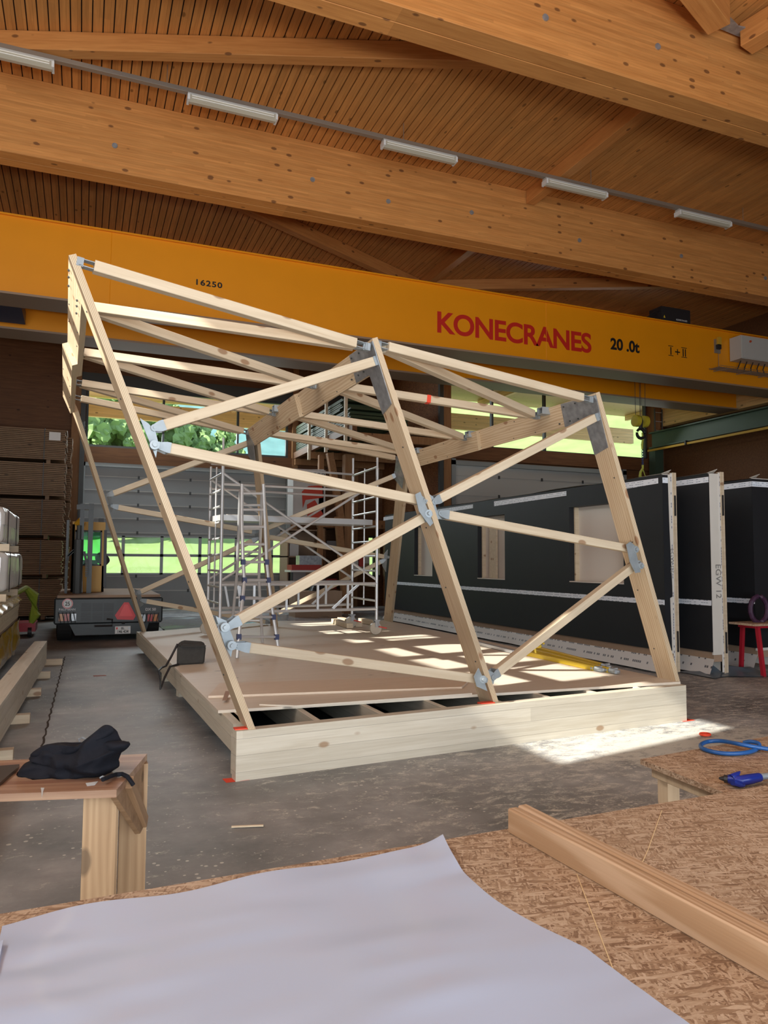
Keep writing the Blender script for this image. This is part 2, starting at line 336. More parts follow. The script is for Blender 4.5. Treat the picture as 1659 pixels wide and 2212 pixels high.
# ================================================================= SETTING
HX0, HX1, HY0 = -5.6, 19.2, -5.0
YB, YR, XS = 25.3, 20.6, 10.25      # back wall of left bay, of right bay, the step between
CZ = 9.28
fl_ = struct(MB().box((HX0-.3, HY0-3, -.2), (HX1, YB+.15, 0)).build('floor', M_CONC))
mb = MB(); ja, jb = P(140, 1418, z=.001), P(84, 1640, z=.001); n_ = 60
for q in range(n_):
    a, b = ja.lerp(jb, q/n_), ja.lerp(jb, (q+1)/n_); mb.bar(a+V((.008*sin(q*2.1), 0, 0)), b+V((.008*sin(q*2.1+2.1), 0, 0)), .012+.008*abs(sin(q*3.7)), .001)
mb.build('expansion_joint', M_GROOVE, fl_)
mb = MB(); x = HX0
while x < HX1:
    mb.box((x+.009, HY0, CZ), (x+.136, YB, CZ+.03)); x += .145
c = mb.build('ceiling', M_SLAT); struct(c)
bk = MB().box((HX0-.3, HY0, CZ+.03), (HX1+.3, YB+.3, CZ+.3)).build('backing', M_GROOVE, c)
# left wall with clerestory openings that let the sun in
mb = MB(); mb.box((HX0-.2, HY0, 0), (HX0, YB, 6.45)); mb.box((HX0-.2, HY0, 8.2), (HX0, YB, CZ)); mb.box((HX0-.2, 4.1, 6.45), (HX0, YB, 7.0))
for a, b in ((HY0, 3.05), (3.85, 4.25), (5.3, 5.6), (6.5, 6.8), (7.7, 8.5), (9.1, 9.9), (10.5, 11.5), (12.2, YB)): mb.box((HX0-.2, a, 6.45), (HX0, b, 8.2))
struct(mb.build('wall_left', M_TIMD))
# wall behind the photographer with a wide open gate
mb = MB(); mb.box((HX0, HY0-.2, 5), (HX1, HY0, CZ)); mb.box((HX0, HY0-.2, 0), (-5, HY0, 5)); mb.box((8.2, HY0-.2, 0), (HX1, HY0, 5))
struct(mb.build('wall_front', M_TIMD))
mb = MB(); mb.box((HX1, HY0, 0), (HX1+.2, YR, CZ)); struct(mb.build('wall_right', M_TIMD))
# back wall of the left bay
def rects(mb, x0, x1, z0, z1, holes, f):
    xs = sorted({x0, x1, *[h[0] for h in holes], *[h[1] for h in holes]}); zs = sorted({z0, z1, *[h[2] for h in holes], *[h[3] for h in holes]})
    for i in range(len(xs)-1):
        for j in range(len(zs)-1):
            cx, cz = (xs[i]+xs[i+1])/2, (zs[j]+zs[j+1])/2
            if not any(h[0] < cx < h[1] and h[2] < cz < h[3] for h in holes): f(xs[i], xs[i+1], zs[j], zs[j+1])
mb = MB(); rects(mb, HX0, XS, 0, CZ, [(0, 6.6, 0, 4.72), (0, 6.62, 5.28, 7.15), (9.7, 10.15, 1.1, 2.5)], lambda a, b, c, d: mb.box((a, YB, c), (b, YB+.2, d)))
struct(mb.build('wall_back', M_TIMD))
mb = MB(); rects(mb, XS, HX1, 0, CZ, [(10.75, 17.3, 0, 4.78), (10.4, 18.42, 5.3, 7.5)], lambda a, b, c, d: mb.box((a, YR, c), (b, YR+.2, d)))
struct(mb.build('wall_back_right_bay', M_TIMD))
mb = MB(); mb.box((XS-.02, YR, 0), (XS+.15, YB, CZ)); struct(mb.build('wall_side', M_OSBW))
# timber bands and window posts of the clerestories
def window(n, x0, x1, z0, z1, Y, mull):
    r = MB().box((x0, Y+.02, z0), (x1, Y+.03, z1)).build('window_%d' % n, M_GLASS); struct(r)
    mb = MB()
    for m in mull: mb.box((m-.035, Y-.02, z0), (m+.035, Y+.1, z1))
    mb.box((x0, Y-.02, z0-.05), (x1, Y+.12, z0+.02)); mb.box((x0, Y-.02, z1-.02), (x1, Y+.12, z1+.05))
    mb.build('window_frame', M_DARKST, r); return r
window(1, 0, 6.62, 5.28, 7.15, YB, (.03, 2.38, 4.85, 6.58)); window(2, 10.4, 18.42, 5.3, 7.5, YR, (10.45, 12.14, 14.15, 16.3, 18.38))
window(3, 9.7, 10.15, 1.1, 2.5, YB, (9.92,))
struct(MB().box((-.3, YB-.12, 4.72), (6.9, YB, 5.22)).build('trim_1', M_TIMD)); struct(MB().box((10.3, YR-.12, 4.85), (18.5, YR, 5.28)).build('trim_2', M_TIMD))
struct(MB().box((-.3, YB-.12, 7.2), (9.9, YB, 7.6)).build('trim_3', M_DARKST))
for i, (a, b, c, d) in enumerate([(-.42, -.16, YB-.3, YB), (6.75, 6.95, YB-.16, YB), (8.95, 9.2, YB-.2, YB), (10.25, 10.5, YR-.3, YR), (18.5, 18.9, YR-.3, YR)]):
    struct(MB().box((a, c, 0), (b, d, CZ)).build('trim_%d' % (i+4), M_POST))
struct(MB().box((10.05, YR-.42, 0), (10.18, YR-.3, 7.2)).build('trim_9', M_DARKST))
struct(MB().box((-.16, YB-.4, 0), (-.02, YB-.2, 7)).build('trim_10', M_DARKST))

# sectional gates
def gate(n, x0, x1, z1, Y, mat, winrows, cols, seams):
    r = MB()
    holes = [(cols[i]+.045, cols[i+1]-.045, a, b) for i in range(len(cols)-1) for a, b in winrows]
    rects(r, x0, x1, 0.02, z1, holes, lambda a, b, c, d: r.box((a, Y+.04, c), (b, Y+.09, d)))
    g = struct(r.build('door_%d' % n, mat))
    mb = MB()
    for z in seams: mb.box((x0, Y+.015, z-.012), (x1, Y+.045, z+.012))
    mb.build('panel_seam', M_CAB, g)
    if winrows:
        mb = MB()
        for c in cols: mb.box((c-.05, Y+.01, winrows[0][0]-.05), (c+.05, Y+.045, winrows[-1][1]+.04))
        for a, b in winrows: mb.box((x0, Y+.01, a-.05), (x1, Y+.045, a)); mb.box((x0, Y+.01, b), (x1, Y+.045, b+.05))
        mb.build('window_frame', M_FRAME, g)
        mb = MB()
        for h in holes: mb.box((h[0], Y+.06, h[2]), (h[1], Y+.066, h[3]))
        mb.build('pane', M_GLASS, g)
    mb = MB(); mb.box((x0-.13, Y-.1, 0), (x0+.02, Y, z1+.1)); mb.box((x1-.02, Y-.1, 0), (x1+.13, Y, z1+.1)); mb.box((x0-.13, Y-.1, z1-.12), (x1+.13, Y, z1+.02))
    mb.build('track', M_FRAME, g)
    mb = MB()
    for z in seams[::1]:
        for q in (.25, .5, .75): mb.box((x0+(x1-x0)*q-.03, Y-.005, z-.05), (x0+(x1-x0)*q+.03, Y+.02, z+.05))
    mb.build('hinge', M_DARKST, g)
    return g
gate(1, 0, 6.6, 4.72, YB, M_DOOR, ((1.2, 1.73), (1.82, 2.36)), (0.0, 1.23, 2.43, 3.66, 4.87, 6.1, 6.6), (.62, 1.1, 2.5, 2.95, 3.4, 3.85, 4.3))
gate(2, 10.75, 17.3, 4.78, YR, M_DOORW, (), (), (.62, 1.24, 1.86, 2.48, 3.1, 3.72, 4.34))

# ---- outdoors
M_GRASS = plain('meadow_grass', (.25, .36, .125), .9, 0, .1, .3, .5)
M_GRAV = plain('pale_gravel', (.5, .47, .44), .9, 0, .1, .15, 2)
M_FAR = plain('distant_forest', (.15, .29, .28), .95, 0, .05, .6, .16, .9)
M_LEAF = plain('leaf_green', (.24, .36, .15), .9, 0, .1, .6, 1.1, .8)
struct(MB().box((-120, YB+.15, -.3), (160, 36, -.02)).build('forecourt', M_GRAV)); struct(MB().box((10.4, YR+.2, -.3), (60, YB+.15, -.02)).build('forecourt', M_GRAV))
def hill(u, v):
    X = -140+320*u; Y = 34+70*v
    return (X, Y, -.05+(Y-34)*(.19+.009*max(0, X-27))+.6*noise.noise(V((X*.03, Y*.05, 2))))
struct(MB().grid(hill, 60, 24).build('meadow', M_GRASS, smooth=True))
def far(u, v):
    X = -500+1300*u; Y = 130+420*v; h = 10+190*(v**.7)*(.95+.2*sin(u*9+1.2))+6*noise.noise(V((X*.02, Y*.02, 0)))
    return (X, Y, h+3.5*noise.noise(V((X*.13, Y*.13, 5))))
struct(MB().grid(far, 150, 60).build('wooded_hillside', M_FAR, smooth=True))
def blob_tree(loc, R, H, seed, label, group):
    rnd = random.Random(seed); mb = MB(); lx, ly, lz = loc
    for k in range(230):
        a = rnd.uniform(0, 2*pi); q = rnd.random()**.4; zz = rnd.uniform(.12, 1); rr = R*1.15*(1-.8*abs(zz-.45))*q
        c = V((lx+cos(a)*rr, ly+sin(a)*rr, lz+H*zz)); s = R*rnd.uniform(.07, .19)
        def f(u, v, c=c, s=s, k=k):
            th = 2*pi*u; ph = pi*(v*.98+.01); d = V((cos(th)*sin(ph), sin(th)*sin(ph), cos(ph)))
            return c+d*s*(1+.5*noise.noise(d*2.5+V((k, seed, 0)))+.7*noise.noise(d*7+V((k, 0, seed))))
        mb.grid(f, 12, 7)
    t = thing('broadleaf_tree', loc, label, 'tree', group)
    mb.build('foliage', M_LEAF, t); MB().tube([loc, (lx, ly, lz+H*.6)], [R*.1, R*.05], 8).build('trunk', M_POST, t)
for i, (px_, Y, R, H) in enumerate([(215, 52, 4.2, 9.5), (300, 56, 4.0, 9.0), (375, 60, 3.6, 8.2), (452, 84, 3.6, 7.2)]):
    p = P(px_, 1200, Y=Y); zz = hill((p.x+140)/320, (Y-34)/70)[2]
    blob_tree((p.x, Y, zz-.5), R, H, i+3, ['tall light green tree outside at the far left of the clerestory', 'second light green tree outside, seen past the leaning left frame',
              'third green tree outside behind the left clerestory mullion', 'small distant tree on the meadow edge left of the middle frame'][i], None)
# canopy over the forecourt, seen through the clerestories
M_CAN = wood('canopy_timber', (.86, .62, .28), (.74, .48, .18), 'X', grain=.4, knots=.3, rough=.5, lam=.04)
def canopy(label, x0, x1, y0, y1, zr, zb, ht):
    t = thing('canopy', (x0, y0, zr), label, 'canopy')
    MB().box((x0, y0, zr), (x1, y1+.2, zr+.12)).build('roof_deck', M_CAN, t)
    for xx in [x0+.3+k*(x1-x0-.6)/3 for k in range(4)]: MB().bar((xx, y0, zr-.12), (xx, y1, zr-.12), .14, .22).build('joist', M_CAN, t, frame_M((xx, y0, zr), (0, 1, 0)))
    barobj('fascia_beam', (x0, y1, zb+ht/2), (x1, y1, zb+ht/2), .2, ht, M_CAN, t)
canopy('timber canopy roof with yellow fascia beam outside the left clerestory', -3, 9.8, YB+.25, 29.6, 7.75, 6.98, .62)
canopy('timber canopy roof outside the clerestory of the right bay', 10.5, 22, YR+.25, 25.5, 8.0, 6.78, .62)

# ================================================================= ROOF BEAMS
def glubeam(y0, y1, label):
    t = thing('glulam_beam', (HX0, (y0+y1)/2, 8.0), label, 'roof beam', 'glued roof beams across the hall')
    ym = (y0+y1)/2
    for a, b in ((y0, ym-.004), (ym+.004, y1)):
        yc = (a+b)/2; M = frame_M((HX0, yc, 8.64), (1, 0, 0)); MB().bar((HX0, yc, 8.64), (HX1, yc, 8.64), b-a, 1.28, ch=.008).build('lamella_block', M_GLU, t, M)
    if y0 < 14:
        for k, xx in enumerate([.3, 3.7, 5.2, 7.0, 9.6, 12.4, 15.0]):
            MB().tube([(xx, y0-.015, 8.45+.12*(k % 2)), (xx, y0, 8.45+.12*(k % 2))], .045, 12).build('bolt_head', M_GALVD, t)
    return t
glubeam(7.48, 7.98, 'near double glulam beam crossing the ceiling at the top right'); glubeam(12.65, 13.12, 'long glulam beam crossing mid ceiling just above the orange crane')
glubeam(18.0, 18.45, 'glulam roof beam behind the crane girders'); glubeam(2.3, 2.8, 'glulam roof beam overhead near the photographer')
def br(a, b, label, wd=.2, h=.28):
    t = barobj('roof_brace', a, b, wd, h, M_GLUY, None, ch=.006); tag(t, label, 'roof brace'); return t
zc = CZ-.15
qa, qb = P(0, 94, z=zc), P(1030, 122, z=zc); br(qa+(qa-qb)*.5, qb+(qb-qa)*.12, 'slim diagonal brace on the ceiling running from the upper left to the near beam')
br((8.37, 12.62, zc), (8.37, 8.0, zc), 'short straight roof brace between the two big beams, right of centre')
br((-1.0, 13.2, zc), (8.2, 17.9, zc), 'dark diagonal roof brace behind the mid ceiling beam')
br((8.37, 13.15, zc), (8.37, 17.95, zc), 'straight roof brace above the crane behind the mid beam')
br((8.5, 17.9, zc), (18.5, 13.2, zc), 'diagonal roof brace above the right half of the crane')
br(P(1552, 38, z=zc-.15), P(1340, -240, z=zc-.15), 'stout diagonal brace with square end at the top right corner', .3, .34)
br(P(1612, 84, z=zc-.1), P(1900, -90, z=zc-.1), 'roof brace at the right edge above the near beam', .3, .34)
MB().prism([P(x, y, z=CZ-.2) for x, y in ((1530, 52), (1568, 30), (1596, 58), (1660, 70), (1700, 110), (1592, 78))], (0, 0, .02)).build('steel_node_plate', M_GALVD)
tag(bpy.data.objects['steel_node_plate'], 'grey steel plate joining the roof braces at the top right', 'plate')

# lighting rail with fluorescent luminaires
RY, RZ = 11.47, 8.9
t = barobj('lighting_rail', (HX0+.1, RY, RZ+.03), (HX1-.2, RY, RZ+.03), .09, .07, M_RAIL); tag(t, 'thin grey rail carrying the row of ceiling lights', 'rail')
for xx in (-3, 1, 5, 9, 13, 17): MB().tube([(xx, RY, RZ+.05), (xx, RY, CZ)], .006, 6).build('hanger', M_RAIL, t)
M_DIFF = plain('clear_diffuser', (.46, .42, .33), .15, 0, .7); M_TUBE = plain('fluorescent_tube_off', (.82, .80, .72), .3)
spots = [P(x, y, Y=RY).x for x, y in ((117, 140), (405, 205), (826, 310), (1176, 395), (1463, 465))]
labs = ['fluorescent light at the left edge of the ceiling rail', 'second fluorescent light from the left on the ceiling rail', 'fluorescent light in the middle of the rail above the frame', 'fourth fluorescent light from the left, below the straight roof brace', 'rightmost fluorescent light at the far end of the rail']
for i, x0 in enumerate(spots):
    if i == 0: x0 -= 1.42
    t = thing('ceiling_light', (x0, RY, RZ), labs[i], 'ceiling light', 'fluorescent lights on the rail')
    MB().bar((x0, RY, RZ-.03), (x0+1.42, RY, RZ-.03), .13, .04, ch=.01).build('housing', M_CAB, t)
    M = None; pr = [(0, -.075, -.055), (0, .075, -.055), (0, .065, -.12), (0, .03, -.15), (0, -.03, -.15), (0, -.065, -.12)]
    MB().prism([V(p)+V((x0+.02, RY, RZ)) for p in pr], (1.38, 0, 0)).build('diffuser', M_DIFF, t)
    for s in (-1, 1): MB().tube([(x0+.06, RY-.079, RZ-.085+s*.018), (x0+1.36, RY-.079, RZ-.085+s*.018)], .009, 8).build('tube', M_TUBE, t)
    for a in (x0-.005, x0+1.39): MB().box((a, RY-.085, RZ-.14), (a+.035, RY+.085, RZ-.05)).build('end_cap', M_WHITE, t)

# ================================================================= CRANE
ct = thing('bridge_crane', (HX0, 14.6, 6.36), 'orange twin girder bridge crane with red lettering spanning the hall', 'crane')
x0, x1 = HX0+.1, 18.6
mb = MB().box((x0, 14.6, 6.38), (x1, 15.15, 7.8)); mb.build('girder', M_CRANE, ct)
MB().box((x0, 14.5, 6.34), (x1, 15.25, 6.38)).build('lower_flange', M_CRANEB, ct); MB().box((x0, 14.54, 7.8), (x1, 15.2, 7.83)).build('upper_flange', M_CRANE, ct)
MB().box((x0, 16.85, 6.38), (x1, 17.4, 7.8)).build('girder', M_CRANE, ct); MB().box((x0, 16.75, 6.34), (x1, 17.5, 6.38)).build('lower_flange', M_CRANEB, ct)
for xs in (P(238, 600, Y=14.6).x, P(1180, 700, Y=14.6).x): MB().tube([(xs, 14.6, 6.38), (xs, 14.6, 7.8)], .008, 6).build('weld_seam', M_CRANE, ct)
MK = P(942, 710, Y=14.59); MKe = P(1278, 752, Y=14.59)
k = text('lettering', 'KONECRANES', textM((MK.x, 14.597, 6.74), (1, 0, 0)), .66, M_RED, ct, .002, .017, 1, .95)
sc_ = (MKe.x-MK.x)/max(v.co.x for v in k.data.vertices)
for v in k.data.vertices: v.co.x *= sc_
a = P(1319, 755, Y=14.597); text('lettering', '20 .0t', textM((a.x, 14.597, a.z+.02), (1, 0, 0)), .39, M_BLACK, ct, .002, .013, .98)
a = P(1444, 768, Y=14.597); e = P(1484, 772, Y=14.597).x-a.x
mb = MB(); z0 = a.z; h = .25
for q, wd in ((0, .26), (.7, .3)):
    mb.box((a.x+e*q, 14.593, z0), (a.x+e*(q+wd), 14.599, z0+.016)); mb.box((a.x+e*q, 14.593, z0+h), (a.x+e*(q+wd), 14.599, z0+h+.016))
for q in (.11, .77, .89): mb.box((a.x+e*q, 14.593, z0+.03), (a.x+e*(q+.05), 14.599, z0+h-.02))
mb.box((a.x+e*.36, 14.593, z0+.11), (a.x+e*.62, 14.599, z0+.14)); mb.box((a.x+e*.47, 14.593, z0+.05), (a.x+e*.51, 14.599, z0+.2)); mb.build('lettering', M_BLACK, ct)
a = P(420, 614, Y=14.597); t = text('lettering', '16250', textM((a.x, 14.597, a.z), (1, 0, 0)), .155, M_BLACK, ct, .002, .004, 1.25, 1.15)
# black drive box on top of the girder
a = P(1428, 690, Y=14.58); b = P(1490, 697, Y=14.58)
bxm = thing('drive_box', (a.x, 14.75, 7.83), 'black drive box with cables on top of the crane girder', 'box')
MB().box((a.x, 14.56, 7.83), (b.x, 15.0, 8.2)).build('casing', M_BLK, bxm)
text('lettering', 'KONECRANES', textM((a.x+(b.x-a.x)*.5, 14.557, 7.88), (1, 0, 0)), .06, M_WHITE, bxm, .001, 0, .95)
for k in range(4):
    MB().tube([(a.x, 14.6+.06*k, 8.1-.05*k), (a.x-.18, 14.6+.06*k, 8.04-.05*k), (a.x-.42, 14.6+.05*k, 7.86)], .012, 6).build('cable', M_BLK, bxm)
MB().prism([(a.x+.06, 14.558, 7.9), (a.x+.12, 14.558, 7.9), (a.x+.09, 14.558, 7.97)], (0, -.002, 0)).build('warning_sticker', plain('warning_yellow', (.7, .5, .02)), bxm)
# electrical cabinet
a = P(1600, 714, Y=14.2)
cb = thing('control_cabinet', (a.x, 14.4, 7.0), 'light grey control cabinet on the crane girder at the right edge', 'cabinet')
MB().box((a.x, 14.2, 7.0), (a.x+1.6, 14.57, 7.62)).build('casing', M_CAB, cb); MB().box((a.x+.02, 14.185, 7.02), (a.x+1.58, 14.2, 7.6)).build('door', M_CAB, cb)
MB().tube([(a.x+.3, 14.18, 7.47), (a.x+.3, 14.15, 7.47)], .03, 12).build('switch', plain('switch_red', (.5, .08, .02)), cb)
for k in range(5): MB().tube([(a.x+.2+.22*k, 14.4, 7.0), (a.x+.14+.22*k, 14.42, 6.85), (a.x+.05+.25*k, 14.4, 6.72)], .015, 6).build('cable', M_BLK, cb)
for s in (.1, .9): MB().box((a.x+s, 14.57, 7.2), (a.x+s+.06, 14.6, 7.5)).build('bracket', M_DARKST, cb)
a = P(1545, 790, Y=14.35)
ty = thing('cable_tray', (a.x, 14.35, 6.68), 'wire mesh cable tray under the grey cabinet', 'tray'); mb = MB()
for q in range(9): mb.tube([(a.x, 14.2+.045*q, 6.7+(.03 if q in (0, 8) else 0)), (a.x+2.3, 14.2+.045*q, 6.7+(.03 if q in (0, 8) else 0))], .006, 5)
for q in range(30): mb.tube([(a.x+.08*q, 14.2, 6.7), (a.x+.08*q, 14.56, 6.7)], .005, 5)
mb.build('mesh', M_RAIL, ty)
for q in (.2, 1.0, 1.8): MB().tube([(a.x+q, 14.15, 6.64), (a.x+q, 14.6, 6.68)], .014, 6).build('support_arm', M_RAIL, ty)
a = P(1551, 725, Y=14.55); ls = thing('limit_switch', (a.x, 14.58, 7.3), 'small yellow and black limit switch hanging beside the cabinet', 'switch')
MB().box((a.x-.1, 14.57, 7.18), (a.x+.1, 14.6, 7.55)).build('plate', M_RAIL, ls); MB().box((a.x-.04, 14.5, 7.38), (a.x+.07, 14.57, 7.6)).build('casing', plain('switch_yellow', (.6, .35, .03)), ls)
MB().box((a.x-.06, 14.5, 7.28), (a.x+.06, 14.57, 7.4)).build('contact_block', M_BLK, ls); MB().tube([(a.x, 14.55, 7.2), (a.x, 14.55, 6.75)], .006, 6).build('pull_wire', M_RAIL, ls)
# trolley corner at the left edge and the hook
M_FKD = plain('hoist_dark', (.05, .05, .06), .5)
tr = thing('crane_trolley', (-1.6, 16, 6.38), 'dark blue trolley corner between the girders at the left edge', 'trolley')
a = P(48, 645, Y=15.6)
MB().box((a.x-2.2, 15.35, 6.42), (a.x, 16.6, 6.68)).build('frame', plain('trolley_blue', (.02, .03, .07), .4), tr)
MB().tube([(a.x-.5, 15.32, 6.55), (a.x-.5, 15.3, 6.55)], .06, 12).build('wheel_cover', M_RAIL, tr)
MB().box((a.x-2.2, 15.3, 6.4), (a.x, 15.35, 6.46)).build('rail_guide', M_RAIL, tr)
hk = P(1385, 918, Y=15.9); hx, hz = hk.x, hk.z
h = thing('crane_hook', (hx, 15.9, hz), 'crane hook block with yellow sheaves and a chain on four ropes', 'crane hook')
MB().box((hx-.6, 15.15, 6.9), (hx+.6, 16.85, 7.5)).build('hoist', M_FKD, ct)
for dx in (-.2, -.04, .0, .16): MB().tube([(hx+dx*1.0, 15.9, 6.9), (hx+dx*.9, 15.9, hz+.12)], .007, 6).build('rope', M_BLK, h)
M_YS = plain('sheave_yellow', (.6, .5, .04), .4); M_LIME = plain('hook_lime', (.62, .68, .10), .4)
for dx in (-.16, .12): MB().tube([(hx+dx-.06, 15.9, hz+.1), (hx+dx-.055, 15.9, hz+.1), (hx+dx+.055, 15.9, hz+.1), (hx+dx+.06, 15.9, hz+.1)], [.12, .16, .16, .12], 20).build('sheave', M_YS, h)
MB().tube([(hx-.02, 15.9, hz+.24), (hx-.02, 15.9, hz+.1), (hx-.02, 15.9, hz-.1)], [.03, .07, .05], 10).build('block', M_BLK, h)
ring = [(hx-.02+.13*sin(q), 15.9, hz-.24+.13*cos(q)) for q in [radians(v) for v in range(-60, 300, 20)]]
MB().tube(ring, [.035+.012*sin(pi*i/len(ring)) for i in range(len(ring))], 8).build('ram_horn_hook', M_BLK, h)
z = hz-.33; mb = MB(); mb.tube([(hx+.03, 15.9, z+.12), (hx+.05, 15.9, z-.05), (hx+.02, 15.9, z-.2), (hx+.02, 15.9, z-.34)], [.02, .025, .03, .02], 8); mb.build('shackle', M_LIME, h)
zt = z-.36; mb = MB()
for q in range(6):
    zc_ = zt-.035-.07*q; o = (1, 0) if q % 2 else (0, 1)
    lp = [(hx+.03+.025*cos(t)*o[0], 15.9+.025*cos(t)*o[1], zc_+.048*sin(t)) for t in [2*pi*j/10 for j in range(11)]]
    mb.tube(lp, .009, 6, False)
mb.build('chain', plain('chain_blue', (.02, .05, .16), .35), h)
zt -= .45; lp = [(hx+.03, 15.9, zt+.04), (hx+.03, 15.9, zt-.05), (hx-.05, 15.9, zt-.16), (hx-.07, 15.9, zt-.27), (hx, 15.9, zt-.35), (hx+.08, 15.9, zt-.33), (hx+.12, 15.9, zt-.25)]
MB().tube(lp, [.03, .03, .035, .042, .042, .035, .02], 10).build('lower_hook', M_LIME, h)
MB().tube([(hx+.03, 15.9, zt-.06), (hx+.1, 15.9, zt-.24)], .012, 6).build('latch', M_LIME, h)
# crane runway on the right
rw = thing('crane_runway', (18.4, 0, 5.5), 'dark green steel runway beam with yellow conductor rail along the right side', 'runway beam')
mb = MB().box((18.3, 2, 5.62), (18.34, 20.2, 6.1)); mb.box((18.15, 2, 6.1), (18.5, 20.2, 6.14)); mb.box((18.15, 2, 5.58), (18.5, 20.2, 5.62)); mb.build('girder', M_GREENST, rw)
MB().bar((18.12, 2, 5.5), (18.12, 20.2, 5.5), .05, .07).build('conductor_rail', plain('conductor_yellow', (.55, .33, .03)), rw)
for q in range(5): MB().box((18.05, 4+q*3.6, 5.46), (18.3, 4.05+q*3.6, 5.6)).build('rail_clip', M_BLK, rw)
for q in range(3): MB().box((18.25, 20.0-q*5.5, 0), (18.6, 20.3-q*5.5, 5.6)).build('column', M_GREENST, rw)
t = barobj('side_wall_beam', (18.9, 2, 6.85), (18.9, 20.2, 6.85), .3, .9, M_CAN); tag(t, 'yellowish glulam beam above the green runway on the right', 'beam')
ld = thing('wall_ladder', (18.3, YR-.4, 3), 'narrow vertical steel ladder beside the right clerestory', 'ladder')
for s in (0, .32): MB().tube([(18.75+s-.35, YR-.45, 2.2), (18.75+s-.35, YR-.45, 7)], .025, 6).build('rail', M_DARKST, ld)
for q in range(15): MB().tube([(18.4, YR-.45, 2.4+.32*q), (18.72, YR-.45, 2.4+.32*q)], .014, 6).build('rung', M_ALU, ld)
# ================================================================= TIMBER TOWER
ZD = .36
Fp = [P(552, 1575, z=ZD), P(1077, 1516, z=ZD), P(1470, 1476, z=ZD)]
Bp = [P(312, 1362, z=ZD), P(590, 1352, z=ZD), P(833, 1342, z=ZD)]
dv = (Fp[2]-Fp[0]).normalized(); NFr = dv.cross(V((0, 0, 1))).normalized(); PV = (NFr, Fp[0])
Tp = [P(164, 548, pl=PV), P(815, 728, pl=PV), P(1295, 846, pl=PV)]
NN = []; Rp = []
for i in range(3):
    n = (Bp[i]-Fp[i]).cross(Tp[i]-Fp[i]).normalized(); n = n if n.x > 0 else -n; NN.append(n)
Rp = [None, P(545, 925, pl=(NN[1], Fp[1])), P(860, 985, pl=(NN[2], Fp[2]))]
y1 = 10.05; k = (y1-Tp[0].y)
r = V((Tp[0].x, y1, Tp[0].z)); r.x -= NN[0].dot(r-Fp[0])/NN[0].x; Rp[0] = r
Rp[2] = Tp[2].lerp(Rp[2], .97); WB = .27; TH = .05
def isect(p, d, q, e):    # intersection of coplanar lines
    c = d.cross(e); t = (q-p).cross(e).dot(c)/c.length_squared; return p+d*t
def lvl(name, pts, n, xdir, par, th=TH, mat=None):
    M = frame_M(pts[0]-n*(th/2), xdir, n); return MB().prism([p-n*th for p in pts], n*th).build(name, mat or M_LVL, par, M)
FL = ['left', 'middle', 'right']; frames = []; INN = []
labf = ['leftmost leaning portal frame, seen nearly edge-on, reaching highest', 'middle leaning portal frame with big steel corner plate', 'rightmost leaning portal frame standing in front of the black wall panels']
for i in range(3):
    n = NN[i]; F, T, R, B = Fp[i], Tp[i], Rp[i], Bp[i]
    dp = (T-F).normalized(); dr = (R-T).normalized(); db = (B-R).normalized()
    ip = n.cross(dp); ip = ip if ip.dot(R-T) > 0 else -ip
    ir = n.cross(dr); ir = ir if ir.dot(F-T) > 0 else -ir
    ib = n.cross(db); ib = ib if ib.dot(T-R) > 0 else -ib
    Tin = isect(F+ip*WB, dp, T+ir*.25, dr); Rin = isect(R+ir*.25, dr, B+ib*WB, db)
    Fin = F+ip*WB; Fin = Fin-dp*((Fin.z-.2)/dp.z); Fb = F-dp*((F.z-.2)/dp.z)
    Bin = B+ib*WB; Bin = Bin-db*((Bin.z-.385)/db.z); Bb = B-db*((B.z-.385)/db.z)
    t = thing('portal_frame', (F.x, F.y, ZD), labf[i], 'timber frame', 'leaning portal frames of the tower')
    lvl('front_post', [Fb, T, Tin, Fin], n, dp, t)
    L1 = .56; a = T.lerp(R, L1); b = Tin.lerp(Rin, L1-.015)
    lvl('rafter', [T, a, b, Tin], n, dr, t)
    a2 = T.lerp(R, L1-.09); b2 = Tin.lerp(Rin, L1-.09-.05*(i == 0))
    lvl('rafter_splice', [p-n*TH for p in (a2, R, Rin, b2)], n, dr, t)
    lvl('back_post', [R, Bb, Bin, Rin], n, -db, t)
    # corner plates on the camera side
    lp = .16 if i else .1
    pl = [T-dp*.02, T.lerp(R, .115), Tin.lerp(Rin, .075), Tin, Tin-dp*.36, F.lerp(T, 1-.56/(T-F).length)+ip*.035]
    if i: lvl('steel_corner_plate', [p-n*(TH+.001) for p in pl], n, dr, t, .006, M_GALVD)
    pl = [R, R.lerp(T, .012), Rin.lerp(Tin, .012), Rin, Rin+db*.42, R+db*.5]
    if i: lvl('steel_corner_plate', [p-n*(2*TH+.001) for p in pl], n, dr, t, .006, M_GALVD)
    mb = MB()
    rr = random.Random(i)
    for q in (.03, .06, .1): 
        for g in (.15, .8):
            c_ = T.lerp(R, q)*(1-g)+Tin.lerp(Rin, q)*g-n*(TH+.005); mb.tube([c_, c_-n*.012], .009, 6)
    for q in (.2, .3, .47, .5, .66, .8, .94):
        for g in (.12, .88):
            c_ = T.lerp(R, q)*(1-g)+Tin.lerp(Rin, q)*g-n*(TH*(2 if q > L1 else 1)); mb.tube([c_+n*.01, c_-n*.006], .006, 6)
    for q in (.12, .33, .5, .72, .9):
        c_ = F.lerp(T, q)+ip*(.06+.14*rr.random())-n*TH; mb.tube([c_+n*.01, c_-n*.006], .007, 6)
    mb.build('screw_heads', M_DARKST, t)
    frames.append(t); INN.append((dp, dr, db, ip, ir, ib))
M_REDP = plain('orange_red_marker', (.75, .06, .02), .6)
